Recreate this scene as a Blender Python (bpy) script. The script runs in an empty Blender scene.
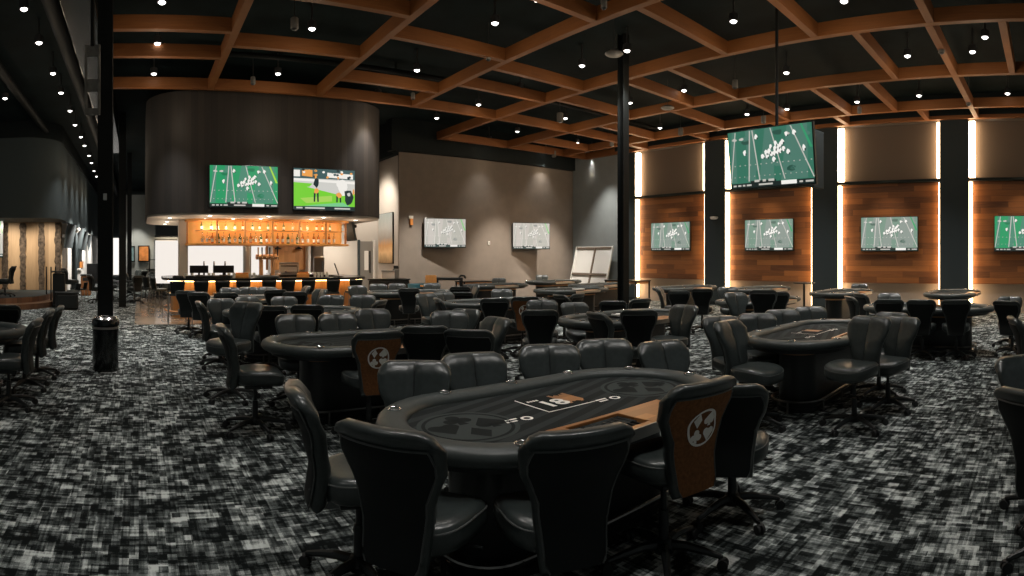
import bpy, bmesh, math, random
from mathutils import Vector, Matrix
random.seed(7)
PI = math.pi
sc = bpy.context.scene
COL = sc.collection

# ---------------------------------------------------------------- camera (a cylindrical panorama)
F, X0, HOR, EYE = 578.77, 138.66, 257.2, 1.62     # px per radian, column of the +Y heading, horizon row, eye height
cam_d = bpy.data.cameras.new('camera'); cam = bpy.data.objects.new('camera', cam_d); COL.objects.link(cam)
cam_d.type = 'PANO'; cam_d.panorama_type = 'CENTRAL_CYLINDRICAL'
HEAD = (512 - X0) / F
cam_d.central_cylindrical_range_u_min = -512 / F
cam_d.central_cylindrical_range_u_max = 512 / F
cam_d.central_cylindrical_range_v_min = -(576 - HOR) / F
cam_d.central_cylindrical_range_v_max = HOR / F
cam_d.central_cylindrical_radius = 1.0
cam_d.clip_start = 0.05; cam_d.clip_end = 200
cam.location = (0, 0, EYE); cam.rotation_euler = (PI / 2, 0, -HEAD)
sc.camera = cam

# ---------------------------------------------------------------- world, exposure
w = bpy.data.worlds.new('world'); sc.world = w; w.use_nodes = True
w.node_tree.nodes['Background'].inputs[0].default_value = (0.82, 0.90, 0.87, 1)
w.node_tree.nodes['Background'].inputs[1].default_value = 0.12
sc.view_settings.view_transform = 'Standard'
try: sc.view_settings.look = 'None'
except Exception: pass
sc.view_settings.gamma = 1.0; sc.view_settings.use_curve_mapping = False
sc.view_settings.exposure = 0.0
SPOT_W = 340.0        # one ceiling downlight
LED_E = 15.0          # light strips in the wall bays

# ---------------------------------------------------------------- projection helpers
def th(x): return (x - X0) / F
def pol(x, d, z=0.0):
    t = th(x); return Vector((d * math.sin(t), d * math.cos(t), z))
def zat(y, d): return EYE + d * (HOR - y) / F
def onz(x, y, z): return pol(x, (EYE - z) / ((y - HOR) / F), z)
def rotz_for(az): return -az

# ---------------------------------------------------------------- materials
def nt(m): return m.node_tree.nodes, m.node_tree.links
def lin(c):
    f = lambda v: v / 12.92 if v <= .04045 else ((v + .055) / 1.055) ** 2.4
    return tuple(f(v / 255.0) for v in c)
def mat(name, col, rough=.6, metal=0.0, em=None, es=0.0, var=0.0, scale=8.0, spec=.5, bump=0.0, alpha=None, trans=0.0, coat=0.0):
    m = bpy.data.materials.new(name); m.use_nodes = True
    n, l = nt(m); b = n['Principled BSDF']
    b.inputs['Base Color'].default_value = (*col, 1); b.inputs['Roughness'].default_value = rough
    b.inputs['Metallic'].default_value = metal
    b.inputs['Specular IOR Level'].default_value = spec
    if coat: b.inputs['Coat Weight'].default_value = coat
    if trans: b.inputs['Transmission Weight'].default_value = trans
    if em: b.inputs['Emission Color'].default_value = (*em, 1); b.inputs['Emission Strength'].default_value = es
    if var or bump:
        tc = n.new('ShaderNodeTexCoord'); no = n.new('ShaderNodeTexNoise'); no.inputs['Scale'].default_value = scale
        no.inputs['Detail'].default_value = 5
        l.new(tc.outputs['Object'], no.inputs['Vector'])
        if var:
            r = n.new('ShaderNodeValToRGB')
            r.color_ramp.elements[0].position = .3; r.color_ramp.elements[1].position = .7
            r.color_ramp.elements[0].color = (*[c * (1 - var) for c in col], 1)
            r.color_ramp.elements[1].color = (*[min(1, c * (1 + var)) for c in col], 1)
            l.new(no.outputs['Fac'], r.inputs['Fac']); l.new(r.outputs['Color'], b.inputs['Base Color'])
        if bump:
            bp = n.new('ShaderNodeBump'); bp.inputs['Strength'].default_value = bump; bp.inputs['Distance'].default_value = .01
            l.new(no.outputs['Fac'], bp.inputs['Height']); l.new(bp.outputs['Normal'], b.inputs['Normal'])
    return m
def emit(name, col, s):
    m = bpy.data.materials.new(name); m.use_nodes = True
    n, l = nt(m); b = n['Principled BSDF']
    b.inputs['Base Color'].default_value = (.02, .02, .02, 1)
    b.inputs['Emission Color'].default_value = (*col, 1); b.inputs['Emission Strength'].default_value = s
    return m

def math_node(n, l, op, a, b=None):
    k = n.new('ShaderNodeMath'); k.operation = op
    for i, v in enumerate((a, b)):
        if v is None: continue
        if isinstance(v, (int, float)): k.inputs[i].default_value = v
        else: l.new(v, k.inputs[i])
    return k.outputs[0]

def plank_mat(name, cols, axes, plank=(1.6, .19), rough=.55, bump=.15, gap=.4):
    """Planks: axes = which object axes run along / across the boards; each board takes its own tone."""
    m = bpy.data.materials.new(name); m.use_nodes = True
    n, l = nt(m); b = n['Principled BSDF']; b.inputs['Roughness'].default_value = rough
    tc = n.new('ShaderNodeTexCoord'); sx = n.new('ShaderNodeSeparateXYZ'); l.new(tc.outputs['Object'], sx.inputs[0])
    ax = {'x': sx.outputs[0], 'y': sx.outputs[1], 'z': sx.outputs[2]}
    u, v = ax[axes[0]], ax[axes[1]]
    row = math_node(n, l, 'FLOOR', math_node(n, l, 'DIVIDE', v, plank[1]))
    off = math_node(n, l, 'MULTIPLY', math_node(n, l, 'FRACT', math_node(n, l, 'MULTIPLY', row, .618)), plank[0])
    colm = math_node(n, l, 'FLOOR', math_node(n, l, 'DIVIDE', math_node(n, l, 'ADD', u, off), plank[0]))
    cb = n.new('ShaderNodeCombineXYZ'); l.new(row, cb.inputs[0]); l.new(colm, cb.inputs[1])
    wn = n.new('ShaderNodeTexWhiteNoise'); wn.noise_dimensions = '3D'; l.new(cb.outputs[0], wn.inputs['Vector'])
    g = n.new('ShaderNodeCombineXYZ'); l.new(math_node(n, l, 'MULTIPLY', u, 1.5), g.inputs[0]); l.new(math_node(n, l, 'MULTIPLY', v, 22), g.inputs[1]); l.new(math_node(n, l, 'MULTIPLY', row, 7.3), g.inputs[2])
    no = n.new('ShaderNodeTexNoise'); no.inputs['Scale'].default_value = 1.6; no.inputs['Detail'].default_value = 6; l.new(g.outputs[0], no.inputs['Vector'])
    f = math_node(n, l, 'ADD', math_node(n, l, 'MULTIPLY', wn.outputs['Value'], .6), math_node(n, l, 'MULTIPLY', no.outputs['Fac'], .4))
    r = n.new('ShaderNodeValToRGB')
    r.color_ramp.elements[0].position = .15; r.color_ramp.elements[1].position = .85
    r.color_ramp.elements[0].color = (*cols[0], 1); r.color_ramp.elements[1].color = (*cols[1], 1)
    l.new(f, r.inputs['Fac'])
    fr = math_node(n, l, 'FRACT', math_node(n, l, 'DIVIDE', v, plank[1]))
    edge = math_node(n, l, 'LESS_THAN', fr, .05)
    mx = n.new('ShaderNodeMix'); mx.data_type = 'RGBA'
    l.new(math_node(n, l, 'MULTIPLY', edge, gap), mx.inputs[0]); l.new(r.outputs['Color'], mx.inputs[6]); mx.inputs[7].default_value = (*[c * .3 for c in cols[0]], 1)
    l.new(mx.outputs[2], b.inputs['Base Color'])
    bp = n.new('ShaderNodeBump'); bp.inputs['Strength'].default_value = bump; bp.inputs['Distance'].default_value = .01
    l.new(no.outputs['Fac'], bp.inputs['Height']); l.new(bp.outputs['Normal'], b.inputs['Normal'])
    return m

def carpet_mat():
    m = bpy.data.materials.new('woven_carpet'); m.use_nodes = True
    n, l = nt(m); b = n['Principled BSDF']; b.inputs['Roughness'].default_value = .95; b.inputs['Specular IOR Level'].default_value = .1
    tc = n.new('ShaderNodeTexCoord'); sx = n.new('ShaderNodeSeparateXYZ'); l.new(tc.outputs['Object'], sx.inputs[0])
    X, Y = sx.outputs[0], sx.outputs[1]
    def cells(a, bb, seed, jitter=True):
        # rows of dashes: size a along x, bb along y, each row slid by its own amount
        row = math_node(n, l, 'FLOOR', math_node(n, l, 'DIVIDE', Y, bb))
        w1 = n.new('ShaderNodeTexWhiteNoise'); w1.noise_dimensions = '1D'; l.new(math_node(n, l, 'ADD', row, seed), w1.inputs['W'])
        c = math_node(n, l, 'FLOOR', math_node(n, l, 'DIVIDE', math_node(n, l, 'ADD', X, w1.outputs['Value']), a))
        cb = n.new('ShaderNodeCombineXYZ'); l.new(row, cb.inputs[0]); l.new(c, cb.inputs[1]); cb.inputs[2].default_value = seed
        w2 = n.new('ShaderNodeTexWhiteNoise'); w2.noise_dimensions = '3D'; l.new(cb.outputs[0], w2.inputs['Vector'])
        return w2.outputs['Value']
    def cellsv(a, bb, seed):
        c0 = math_node(n, l, 'FLOOR', math_node(n, l, 'DIVIDE', X, a))
        w1 = n.new('ShaderNodeTexWhiteNoise'); w1.noise_dimensions = '1D'; l.new(math_node(n, l, 'ADD', c0, seed), w1.inputs['W'])
        r0 = math_node(n, l, 'FLOOR', math_node(n, l, 'DIVIDE', math_node(n, l, 'ADD', Y, w1.outputs['Value']), bb))
        cb = n.new('ShaderNodeCombineXYZ'); l.new(c0, cb.inputs[0]); l.new(r0, cb.inputs[1]); cb.inputs[2].default_value = seed
        w2 = n.new('ShaderNodeTexWhiteNoise'); w2.noise_dimensions = '3D'; l.new(cb.outputs[0], w2.inputs['Vector'])
        return w2.outputs['Value']
    mul = lambda a, b: math_node(n, l, 'MULTIPLY', a, b)
    add = lambda a, b: math_node(n, l, 'ADD', a, b)
    sq1 = cells(.15, .105, 3.1); sq2 = cellsv(.052, .062, 9.7)
    hl = cells(.34, .017, 5.3); vl = cellsv(.014, .30, 1.9); hl2 = cells(.12, .030, 14.2); vl2 = cellsv(.030, .12, 27.4)
    no = n.new('ShaderNodeTexNoise'); no.inputs['Scale'].default_value = 3.2; no.inputs['Detail'].default_value = 3; l.new(tc.outputs['Object'], no.inputs['Vector'])
    fine = n.new('ShaderNodeTexNoise'); fine.inputs['Scale'].default_value = 110; fine.inputs['Detail'].default_value = 2; l.new(tc.outputs['Object'], fine.inputs['Vector'])
    f = add(add(mul(sq1, .24), mul(sq2, .28)), add(add(mul(hl, .12), mul(vl, .12)), add(mul(hl2, .15), mul(vl2, .13))))
    f = add(f, mul(math_node(n, l, 'SUBTRACT', no.outputs['Fac'], .5), .40))
    f = add(f, mul(math_node(n, l, 'SUBTRACT', fine.outputs['Fac'], .5), .20))
    r = n.new('ShaderNodeValToRGB'); e = r.color_ramp.elements
    e[0].position = .38; e[0].color = (.005, .007, .007, 1); e[1].position = .80; e[1].color = (.62, .66, .64, 1)
    k = e.new(.50); k.color = (.046, .054, .053, 1); k = e.new(.63); k.color = (.165, .185, .18, 1)
    l.new(f, r.inputs['Fac']); l.new(r.outputs['Color'], b.inputs['Base Color'])
    bp = n.new('ShaderNodeBump'); bp.inputs['Strength'].default_value = .25; bp.inputs['Distance'].default_value = .004
    l.new(fine.outputs['Fac'], bp.inputs['Height']); l.new(bp.outputs['Normal'], b.inputs['Normal'])
    return m

def felt_mat():
    m = bpy.data.materials.new('table_felt'); m.use_nodes = True
    n, l = nt(m); b = n['Principled BSDF']; b.inputs['Roughness'].default_value = .85; b.inputs['Specular IOR Level'].default_value = .25
    tc = n.new('ShaderNodeTexCoord'); sx = n.new('ShaderNodeSeparateXYZ'); l.new(tc.outputs['Object'], sx.inputs[0])
    t = math_node(n, l, 'ADD', math_node(n, l, 'MULTIPLY', sx.outputs[0], .30), math_node(n, l, 'MULTIPLY', sx.outputs[1], -.95))
    fr = math_node(n, l, 'FRACT', math_node(n, l, 'MULTIPLY', t, 8.5))
    st = math_node(n, l, 'GREATER_THAN', fr, .55)
    mx = n.new('ShaderNodeMix'); mx.data_type = 'RGBA'; l.new(st, mx.inputs[0])
    mx.inputs[6].default_value = (.008, .011, .011, 1); mx.inputs[7].default_value = (.025, .031, .031, 1)
    l.new(mx.outputs[2], b.inputs['Base Color'])
    return m

M = {}
M['leather'] = mat('black_leather', (.031, .039, .038), .30, var=.18, scale=30, bump=.05, spec=.6)
M['leather_rear'] = mat('black_vinyl', (.006, .008, .008), .6, spec=.25)
M['brown_fabric'] = mat('brown_fabric', (.21, .088, .034), .85, var=.25, scale=60, bump=.2, spec=.2)
M['piping'] = mat('leather_piping', (.075, .080, .077), .4)
M['plastic'] = mat('black_plastic', (.008, .010, .010), .45)
M['rubber'] = mat('black_rubber', (.01, .011, .011), .6)
M['chrome'] = mat('chrome', (.75, .74, .72), .18, 1.0)
M['steel'] = mat('brushed_steel', (.5, .49, .47), .35, 1.0)
M['dark_steel'] = mat('dark_steel', (.22, .21, .20), .3, 1.0)
M['white_print'] = mat('white_print', (.95, .90, .83), .6)
M['felt'] = felt_mat()
M['felt_mark'] = mat('felt_grey_mark', (.044, .053, .051), .85, spec=.2)
M['felt_dark'] = mat('felt_dark_mark', (.009, .012, .012), .85, spec=.2)
M['rail'] = mat('rail_leather', (.042, .052, .050), .42, var=.1, scale=40, bump=.04, spec=.55)
M['base_black'] = mat('base_laminate', (.010, .012, .012), .35)
M['copper'] = mat('copper_trim', (.62, .31, .14), .4, .1)
M['board'] = plank_mat('dealer_wood', ((.26, .105, .03), (.50, .22, .07)), 'xy', (.5, .08), .35, .03, .2)
M['riser'] = plank_mat('riser_wood', ((.10, .045, .02), (.20, .095, .045)), 'xy', (.5, .12), .5, .05, .2)
M['carpet'] = carpet_mat()
M['ceiling'] = mat('ceiling_black', (.009, .016, .017), .8, var=.3, scale=1.5, spec=.1)
M['blackwall'] = mat('wall_black', (.014, .020, .021), .7, spec=.2)
M['darkgrey'] = mat('wall_dark_grey', (.040, .052, .055), .7, spec=.2)
M['gloss_black'] = mat('gloss_black', (.006, .008, .008), .22, spec=.6)
M['brownwall'] = mat('wall_brown', (.225, .190, .158), .8, var=.06, scale=3, spec=.2)
M['greywall'] = mat('wall_grey', (.27, .29, .285), .8, var=.05, scale=3, spec=.2)
M['fascia'] = mat('wall_fascia', (.085, .105, .108), .8, spec=.2)
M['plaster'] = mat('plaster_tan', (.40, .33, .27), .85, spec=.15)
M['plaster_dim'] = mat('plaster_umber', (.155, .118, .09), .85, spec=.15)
M['lightwall'] = mat('wall_light', (.50, .46, .41), .8, spec=.2)
M['whitewall'] = mat('wall_white', (.70, .68, .64), .7, spec=.2)
M['column'] = mat('column_black', (.005, .007, .007), .65, spec=.25)
M['bracket'] = mat('bracket_grey', (.16, .16, .15), .6, var=.3, scale=12)
M['beam'] = plank_mat('beam_wood', ((.16, .052, .012), (.38, .140, .034)), 'xz', (3.1, .45), .6, .25, .0)
M['beam_y'] = plank_mat('beam_wood_lengthwise', ((.16, .052, .012), (.38, .140, .034)), 'yz', (3.1, .45), .6, .25, .0)
M['wood_panel'] = plank_mat('panel_planks', ((.085, .027, .007), (.34, .125, .032)), 'yz', (1.3, .17), .55, .2, .5)
M['drum'] = plank_mat('drum_planks', ((.024, .021, .019), (.048, .039, .033)), 'zx', (9, .16), .6, .1, .35)
M['amber'] = mat('amber_wood', (.66, .30, .085), .4, var=.2, scale=4)
M['amber_front'] = plank_mat('amber_planks', ((.36, .15, .04), (.70, .34, .11)), 'zx', (3, .14), .4, .1, .3)
M['amber_glow'] = mat('amber_added_glow', (.55, .24, .06), .4, em=(.80, .33, .075), es=.55, var=.2, scale=4)  # emission added to brighten the amber back board, no lamp behind it
M['birch'] = plank_mat('birch_planks', ((.30, .19, .10), (.62, .44, .27)), 'zx', (9, .5), .6, .1, .2)
M['bark'] = mat('bark_bands', (.10, .075, .055), .9, var=.7, scale=9, bump=.5)
M['tile'] = mat('polished_floor', (.34, .275, .215), .2, var=.12, scale=1.2)
M['led'] = emit('led_strip', (1.0, .70, .42), LED_E)
M['led_low'] = emit('led_strip_planks', (1.0, .66, .36), LED_E * .75)
M['lens'] = emit('lamp_lens', (1.0, .97, .92), 7.0)
M['can'] = mat('lamp_can', (.05, .05, .05), .5)
M['can_grey'] = mat('pendant_can', (.20, .19, .17), .5)
M['tv_black'] = mat('tv_black', (.008, .009, .010), .3)
M['glass'] = mat('clear_glass', (.95, .95, .93), .04, trans=1.0)
M['amber_glass'] = mat('amber_glass', (.75, .34, .08), .1, trans=.85)
M['green_glass'] = mat('green_glass', (.12, .3, .12), .1, trans=.8)
M['cloth_white'] = mat('white_ceramic', (.75, .74, .70), .4)
M['terracotta'] = mat('orange_plastic', (.65, .24, .05), .5)
M['teal'] = mat('teal_plastic', (.05, .20, .28), .5)

# ---------------------------------------------------------------- mesh building
class MB:
    def __init__(s): s.bm = bmesh.new(); s.mi = 0
    def _tag(s, n0):
        s.bm.faces.ensure_lookup_table()
        for f in s.bm.faces[n0:]: f.material_index = s.mi
    def box(s, c, size, bevel=0.0, rot=None, seg=2):
        n0 = len(s.bm.faces)
        b2 = bmesh.new(); bmesh.ops.create_cube(b2, size=1.0)
        for v in b2.verts: v.co = Vector((v.co.x * size[0], v.co.y * size[1], v.co.z * size[2]))
        if bevel > 0: bmesh.ops.bevel(b2, geom=b2.edges[:], offset=bevel, segments=seg, profile=.5, affect='EDGES')
        mt = Matrix.Translation(c) @ (rot.to_4x4() if rot is not None else Matrix.Identity(4))
        b2.transform(mt); s._merge(b2); s._tag(n0); return s
    def _merge(s, b2):
        mp = {}
        for v in b2.verts: mp[v] = s.bm.verts.new(v.co)
        for f in b2.faces:
            try: s.bm.faces.new([mp[v] for v in f.verts])
            except ValueError: pass
        b2.free()
    def cyl(s, p0, p1, r0, r1=None, seg=16, caps=True):
        r1 = r0 if r1 is None else r1; n0 = len(s.bm.faces)
        p0, p1 = Vector(p0), Vector(p1); d = (p1 - p0).normalized()
        a = d.orthogonal().normalized(); b = d.cross(a)
        R = []
        for p, r in ((p0, r0), (p1, r1)):
            R.append([s.bm.verts.new(p + (a * math.cos(2 * PI * i / seg) + b * math.sin(2 * PI * i / seg)) * r) for i in range(seg)])
        for i in range(seg):
            j = (i + 1) % seg; s.bm.faces.new((R[0][i], R[0][j], R[1][j], R[1][i]))
        if caps:
            s.bm.faces.new(R[0][::-1]); s.bm.faces.new(R[1])
        s._tag(n0); return s
    def tube(s, pts, r, seg=10, closed=False, rz=None):
        """Sweep of a round (or r x rz oval) section along points."""
        n0 = len(s.bm.faces); pts = [Vector(p) for p in pts]; n = len(pts); R = []
        for i, p in enumerate(pts):
            if closed: d = pts[(i + 1) % n] - pts[i - 1]
            else: d = pts[min(i + 1, n - 1)] - pts[max(i - 1, 0)]
            d.normalize(); up = Vector((0, 0, 1)) if abs(d.z) < .95 else Vector((0, 1, 0))
            a = d.cross(up).normalized(); b = a.cross(d).normalized()
            rr = r[i] if isinstance(r, (list, tuple)) else r
            R.append([s.bm.verts.new(p + a * math.cos(2 * PI * k / seg) * rr + b * math.sin(2 * PI * k / seg) * (rz if rz else rr)) for k in range(seg)])
        m = n if closed else n - 1
        for i in range(m):
            A, B = R[i], R[(i + 1) % n]
            for k in range(seg):
                j = (k + 1) % seg; s.bm.faces.new((A[k], A[j], B[j], B[k]))
        if not closed:
            s.bm.faces.new(R[0][::-1]); s.bm.faces.new(R[-1])
        s._tag(n0); return s
    def sweep(s, pts, prof, closed=False):
        """Sweep a closed (across, up) profile along a level path; across is to the right of travel."""
        n0 = len(s.bm.faces); pts = [Vector(p) for p in pts]; n = len(pts); R = []
        for i, p in enumerate(pts):
            d = (pts[(i + 1) % n] - pts[i - 1]) if closed else (pts[min(i + 1, n - 1)] - pts[max(i - 1, 0)])
            d.z = 0; d.normalize(); a = Vector((d.y, -d.x, 0))
            R.append([s.bm.verts.new(p + a * q[0] + Vector((0, 0, q[1]))) for q in prof])
        K = len(prof)
        for i in range(n if closed else n - 1):
            A, B = R[i], R[(i + 1) % n]
            for k in range(K):
                j = (k + 1) % K; s.bm.faces.new((A[k], A[j], B[j], B[k]))
        if not closed:
            s.bm.faces.new(R[0][::-1]); s.bm.faces.new(R[-1])
        s._tag(n0); return s
    def lathe(s, prof, c=(0, 0, 0), seg=20):
        n0 = len(s.bm.faces); c = Vector(c); R = []
        for r, z in prof:
            if r < 1e-5: R.append([s.bm.verts.new(c + Vector((0, 0, z)))])
            else: R.append([s.bm.verts.new(c + Vector((r * math.cos(2 * PI * i / seg), r * math.sin(2 * PI * i / seg), z))) for i in range(seg)])
        for A, B in zip(R[:-1], R[1:]):
            for i in range(seg):
                j = (i + 1) % seg
                q = [A[i % len(A)], A[j % len(A)], B[j % len(B)], B[i % len(B)]]
                q2 = []
                for v in q:
                    if v not in q2: q2.append(v)
                if len(q2) > 2: s.bm.faces.new(q2)
        s._tag(n0); return s
    def prism(s, poly, z0, z1):
        n0 = len(s.bm.faces)
        A = [s.bm.verts.new((p[0], p[1], z0)) for p in poly]; B = [s.bm.verts.new((p[0], p[1], z1)) for p in poly]
        n = len(poly)
        for i in range(n):
            j = (i + 1) % n; s.bm.faces.new((A[i], A[j], B[j], B[i]))
        s.bm.faces.new(A[::-1]); s.bm.faces.new(B); s._tag(n0); return s
    def poly(s, pts):
        n0 = len(s.bm.faces); s.bm.faces.new([s.bm.verts.new(p) for p in pts]); s._tag(n0); return s
    def grid(s, P, closed_u=False):
        n0 = len(s.bm.faces)
        V = [[s.bm.verts.new(p) for p in row] for row in P]
        for i in range(len(V) - 1):
            m = len(V[i]); rng = m if closed_u else m - 1
            for k in range(rng):
                s.bm.faces.new((V[i][k], V[i][(k + 1) % m], V[i + 1][(k + 1) % m], V[i + 1][k]))
        s._tag(n0); return V
    def build(s, name, m, parent=None, smooth=True, angle=35, sub=0, recalc=True):
        if recalc: bmesh.ops.recalc_face_normals(s.bm, faces=s.bm.faces[:])
        me = bpy.data.meshes.new(name); s.bm.to_mesh(me); s.bm.free()
        for mm in (m if isinstance(m, (list, tuple)) else [m]): me.materials.append(mm)
        if smooth:
            me.shade_smooth(); me.set_sharp_from_angle(angle=math.radians(angle))
        o = bpy.data.objects.new(name, me); COL.objects.link(o)
        if sub:
            md = o.modifiers.new('subdivision', 'SUBSURF'); md.levels = sub; md.render_levels = sub
        if parent is not None: o.parent = parent
        return o

def thing(name, label, cat, loc=(0, 0, 0), rz=0.0, group=None):
    o = bpy.data.objects.new(name, None); COL.objects.link(o); o.empty_display_size = .2
    o.location = loc; o.rotation_euler = (0, 0, rz); tag(o, label, cat, group); return o
def tag(o, label, cat, group=None):
    o['label'] = label; o['category'] = cat
    if group: o['group'] = group
    return o
def struct(o): o['kind'] = 'structure'; return o
CH = {}
def kids(o):
    return [c for c in bpy.data.objects if c.parent is o]
def tree_of(o): return (o, [tree_of(c) for c in kids(o)])
def copy_tree(t, parent=None):
    o, ch = t
    c = o.copy(); COL.objects.link(c); c.parent = parent
    for k in ch: copy_tree(k, c)
    return c

# 2-D card suits in a unit box, as lists of outlines
def arc(cx, cy, r, a0, a1, n=10):
    return [(cx + r * math.cos(math.radians(a0 + (a1 - a0) * i / n)), cy + r * math.sin(math.radians(a0 + (a1 - a0) * i / n))) for i in range(n + 1)]
def heart(): return [(0, -.5)] + arc(.24, .2, .26, -25, 165, 12) + arc(-.24, .2, .26, 15, 205, 12)
def suits():
    H = [heart()]
    D = [[(0, -.52), (.36, 0), (0, .52), (-.36, 0)]]
    S = [[(x, -y + .08) for x, y in heart()][::-1], [(-.16, -.5), (.16, -.5), (.03, -.1), (-.03, -.1)]]
    C = [arc(0, .24, .23, 0, 330, 14), arc(.24, -.08, .23, 0, 330, 14), arc(-.24, -.08, .23, 0, 330, 14), [(-.16, -.5), (.16, -.5), (.04, .1), (-.04, .1)]]
    return S, D, H, C
SUITS = suits()

def spot(parent, name, loc, W, size=82, blend=1.0, col=(1, .965, .92), rot=None, rad=.07):
    ld = bpy.data.lights.new(name, 'SPOT'); ld.energy = W; ld.spot_size = math.radians(size); ld.spot_blend = blend
    ld.color = col; ld.shadow_soft_size = rad
    o = bpy.data.objects.new(name, ld); COL.objects.link(o); o.location = loc
    if rot: o.rotation_euler = rot
    if parent: o.parent = parent
    return o

# ================================================================ ROOM
BZ, DECK = 5.59, 6.3          # underside of the timber grid, black deck above it
WX, WY = 16.5, 17.7           # video wall, brown back wall

m = MB(); m.poly([(-12, -5, 0), (18, -5, 0), (18, 44, 0), (-12, 44, 0)]); struct(m.build('floor', M['carpet'], smooth=False))
m = MB(); m.box((3, 19.5, DECK + .05), (30, 49, .1)); struct(m.build('ceiling', M['ceiling'], smooth=False))
# polished floor in front of and under the bar
m = MB(); m.box((4.1, 18.6, .006), (8.4, 9.4, .012)); struct(m.build('floor_bar', M['tile'], smooth=False))
# back wall, its dark bulkhead, the return wall beside it, the corner wall
m = MB(); m.box(((8.55 + 17.2) / 2, WY + .1, 2.6), (17.2 - 8.55, .2, 5.2)); struct(m.build('wall_back', M['brownwall'], smooth=False))
m = MB(); m.box(((8.2 + 17.2) / 2, WY + .06, 5.77), (17.2 - 8.2, .4, 1.1)); struct(m.build('trim_1', M['blackwall'], smooth=False))
m = MB(); m.box((8.65, 18.75, 2.55), (.2, 1.9, 5.1)); struct(m.build('wall_return', M['lightwall'], smooth=False))
m = MB(); m.box((8.6, 19.45, 5.7), (.5, 3.4, 1.2)); struct(m.build('trim_2', M['blackwall'], smooth=False))
m = MB(); m.box((4.6, 21.1, 2.6), (4.8, .2, 5.2)); struct(m.build('wall_bar', M['lightwall'], smooth=False))
m = MB(); m.box((7.6, 19.6, 2.6), (2.3, .2, 5.2)); struct(m.build('wall_door', M['lightwall'], smooth=False))
m = MB(); m.box((6.55, 20.35, 2.6), (.2, 1.29, 5.2)); struct(m.build('wall_recess', M['lightwall'], smooth=False))
m = MB(); m.box((16.6, 16.4, 3.0), (.2, 2.6, 6.0)); struct(m.build('wall_corner', M['greywall'], smooth=False))
m = MB(); m.box((WX + .65, 6.0, 3.15), (.2, 22, 6.3)); struct(m.build('wall_right', M['plaster'], smooth=False))
# bays: pilasters between, recess behind, ledge, planked panel, light strips
BAYS = [(11.13, 14.30), (7.13, 10.31), (3.12, 6.28), (-.90, 2.27)]
PIL = [(14.30, 15.12), (10.31, 11.13), (6.28, 7.13), (2.27, 3.12), (-1.8, -.90)]
for i, (a, b) in enumerate(PIL):
    m = MB(); m.box((WX + .28, (a + b) / 2, 3.15), (.55, b - a, 6.3), .008); o = struct(m.build('trim_%d' % (i + 3), M['darkgrey'], smooth=False))
    m = MB(); m.box((WX - .01, (a + b) / 2, .06), (.02, b - a, .12)); o2 = m.build('baseboard_right', M['blackwall'], smooth=False); struct(o2)
WHERE = ['leftmost bay', 'bay behind the hanging screen', 'third bay from left', 'rightmost bay']
SHORT = WHERE
for i, (a, b) in enumerate(BAYS):
    c, wd = (a + b) / 2, b - a
    m = MB(); m.box((WX + .43, c, 3.15), (.22, wd, 6.3)); struct(m.build('wall_bay', M['plaster'], smooth=False))
    m = MB(); m.box((WX + .17, c, 3.87), (.36, wd, .07), .008)
    tag(m.build('ledge', M['blackwall'], smooth=False), 'thin dark ledge between plaster and wood panel, ' + WHERE[i], 'ledge', 'ledges of the light bays')
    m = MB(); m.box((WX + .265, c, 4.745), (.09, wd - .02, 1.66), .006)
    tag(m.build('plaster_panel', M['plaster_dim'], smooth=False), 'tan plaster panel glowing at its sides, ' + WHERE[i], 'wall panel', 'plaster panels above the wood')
    m = MB(); m.box((WX + .255, c, 2.335), (.11, wd - .05, 2.99), .006)
    tag(m.build('wood_panel', M['wood_panel'], smooth=False), 'large orange-brown plank wall panel, ' + WHERE[i], 'wood panel', 'plank panels on the video wall')
    for sgn, yy in ((1, b - .012), (-1, a + .012)):
        side = 'left' if sgn > 0 else 'right'
        for z0, z1, lev in ((.12, 3.80, 'beside the planks'), (3.93, BZ - .04, 'beside the plaster')):
            wd_ = ((.17 if z0 > 1 else .09) if sgn > 0 else (.09 if z0 > 1 else .04))
            m = MB(); m.box((WX + .12, yy - sgn * (wd_ / 2 - .012), (z0 + z1) / 2), (.13, wd_, z1 - z0), .004)
            tag(m.build('light_strip', M['led' if z0 > 1 else 'led_low'], smooth=False), 'warm light strip %s, %s of the %s' % (lev, side, SHORT[i]), 'light strip', 'light strips of the bays')
for a, b in BAYS: spot(None, 'bay_light', (15.75, (a + b) / 2, 5.4), 520, 56, .6, (1, .78, .54))
m = MB(); m.box((WX + .02, 6.7, 6.0), (.3, 17, .62)); struct(m.build('trim_8', M['blackwall'], smooth=False))
# left side: fascia with rounded corner, corridor wall below, far wall
def rounded(x0, y0, x1, y1, r, corners=(1, 1, 1, 1), n=8):
    P = []
    for k, (cx, cy, a0) in enumerate(((x1 - r, y0 + r, -90), (x1 - r, y1 - r, 0), (x0 + r, y1 - r, 90), (x0 + r, y0 + r, 180))):
        if corners[k]: P += arc(cx, cy, r, a0, a0 + 90, n)
        else: P.append(((x1, y0), (x1, y1), (x0, y1), (x0, y0))[k])
    return P
m = MB(); m.prism(rounded(-11, 19.5, -2.75, 43, 1.3, (1, 0, 0, 0)), 2.98, 5.75); struct(m.build('wall_left', M['fascia'], angle=25))
m = MB(); m.prism(rounded(-11, 19.45, -2.70, 42, 1.3, (1, 0, 0, 0)), 5.74, 6.3); struct(m.build('trim_9', M['blackwall'], angle=25))
m = MB(); m.box((-2.99, 33.2, 1.49), (.2, 20, 2.98)); struct(m.build('wall_corridor', M['whitewall'], smooth=False))
m = MB(); m.box((-7.0, 22.4, 1.49), (8.0, .3, 2.98), 0); struct(m.build('wall_stage', M['birch'], smooth=False))
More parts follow.
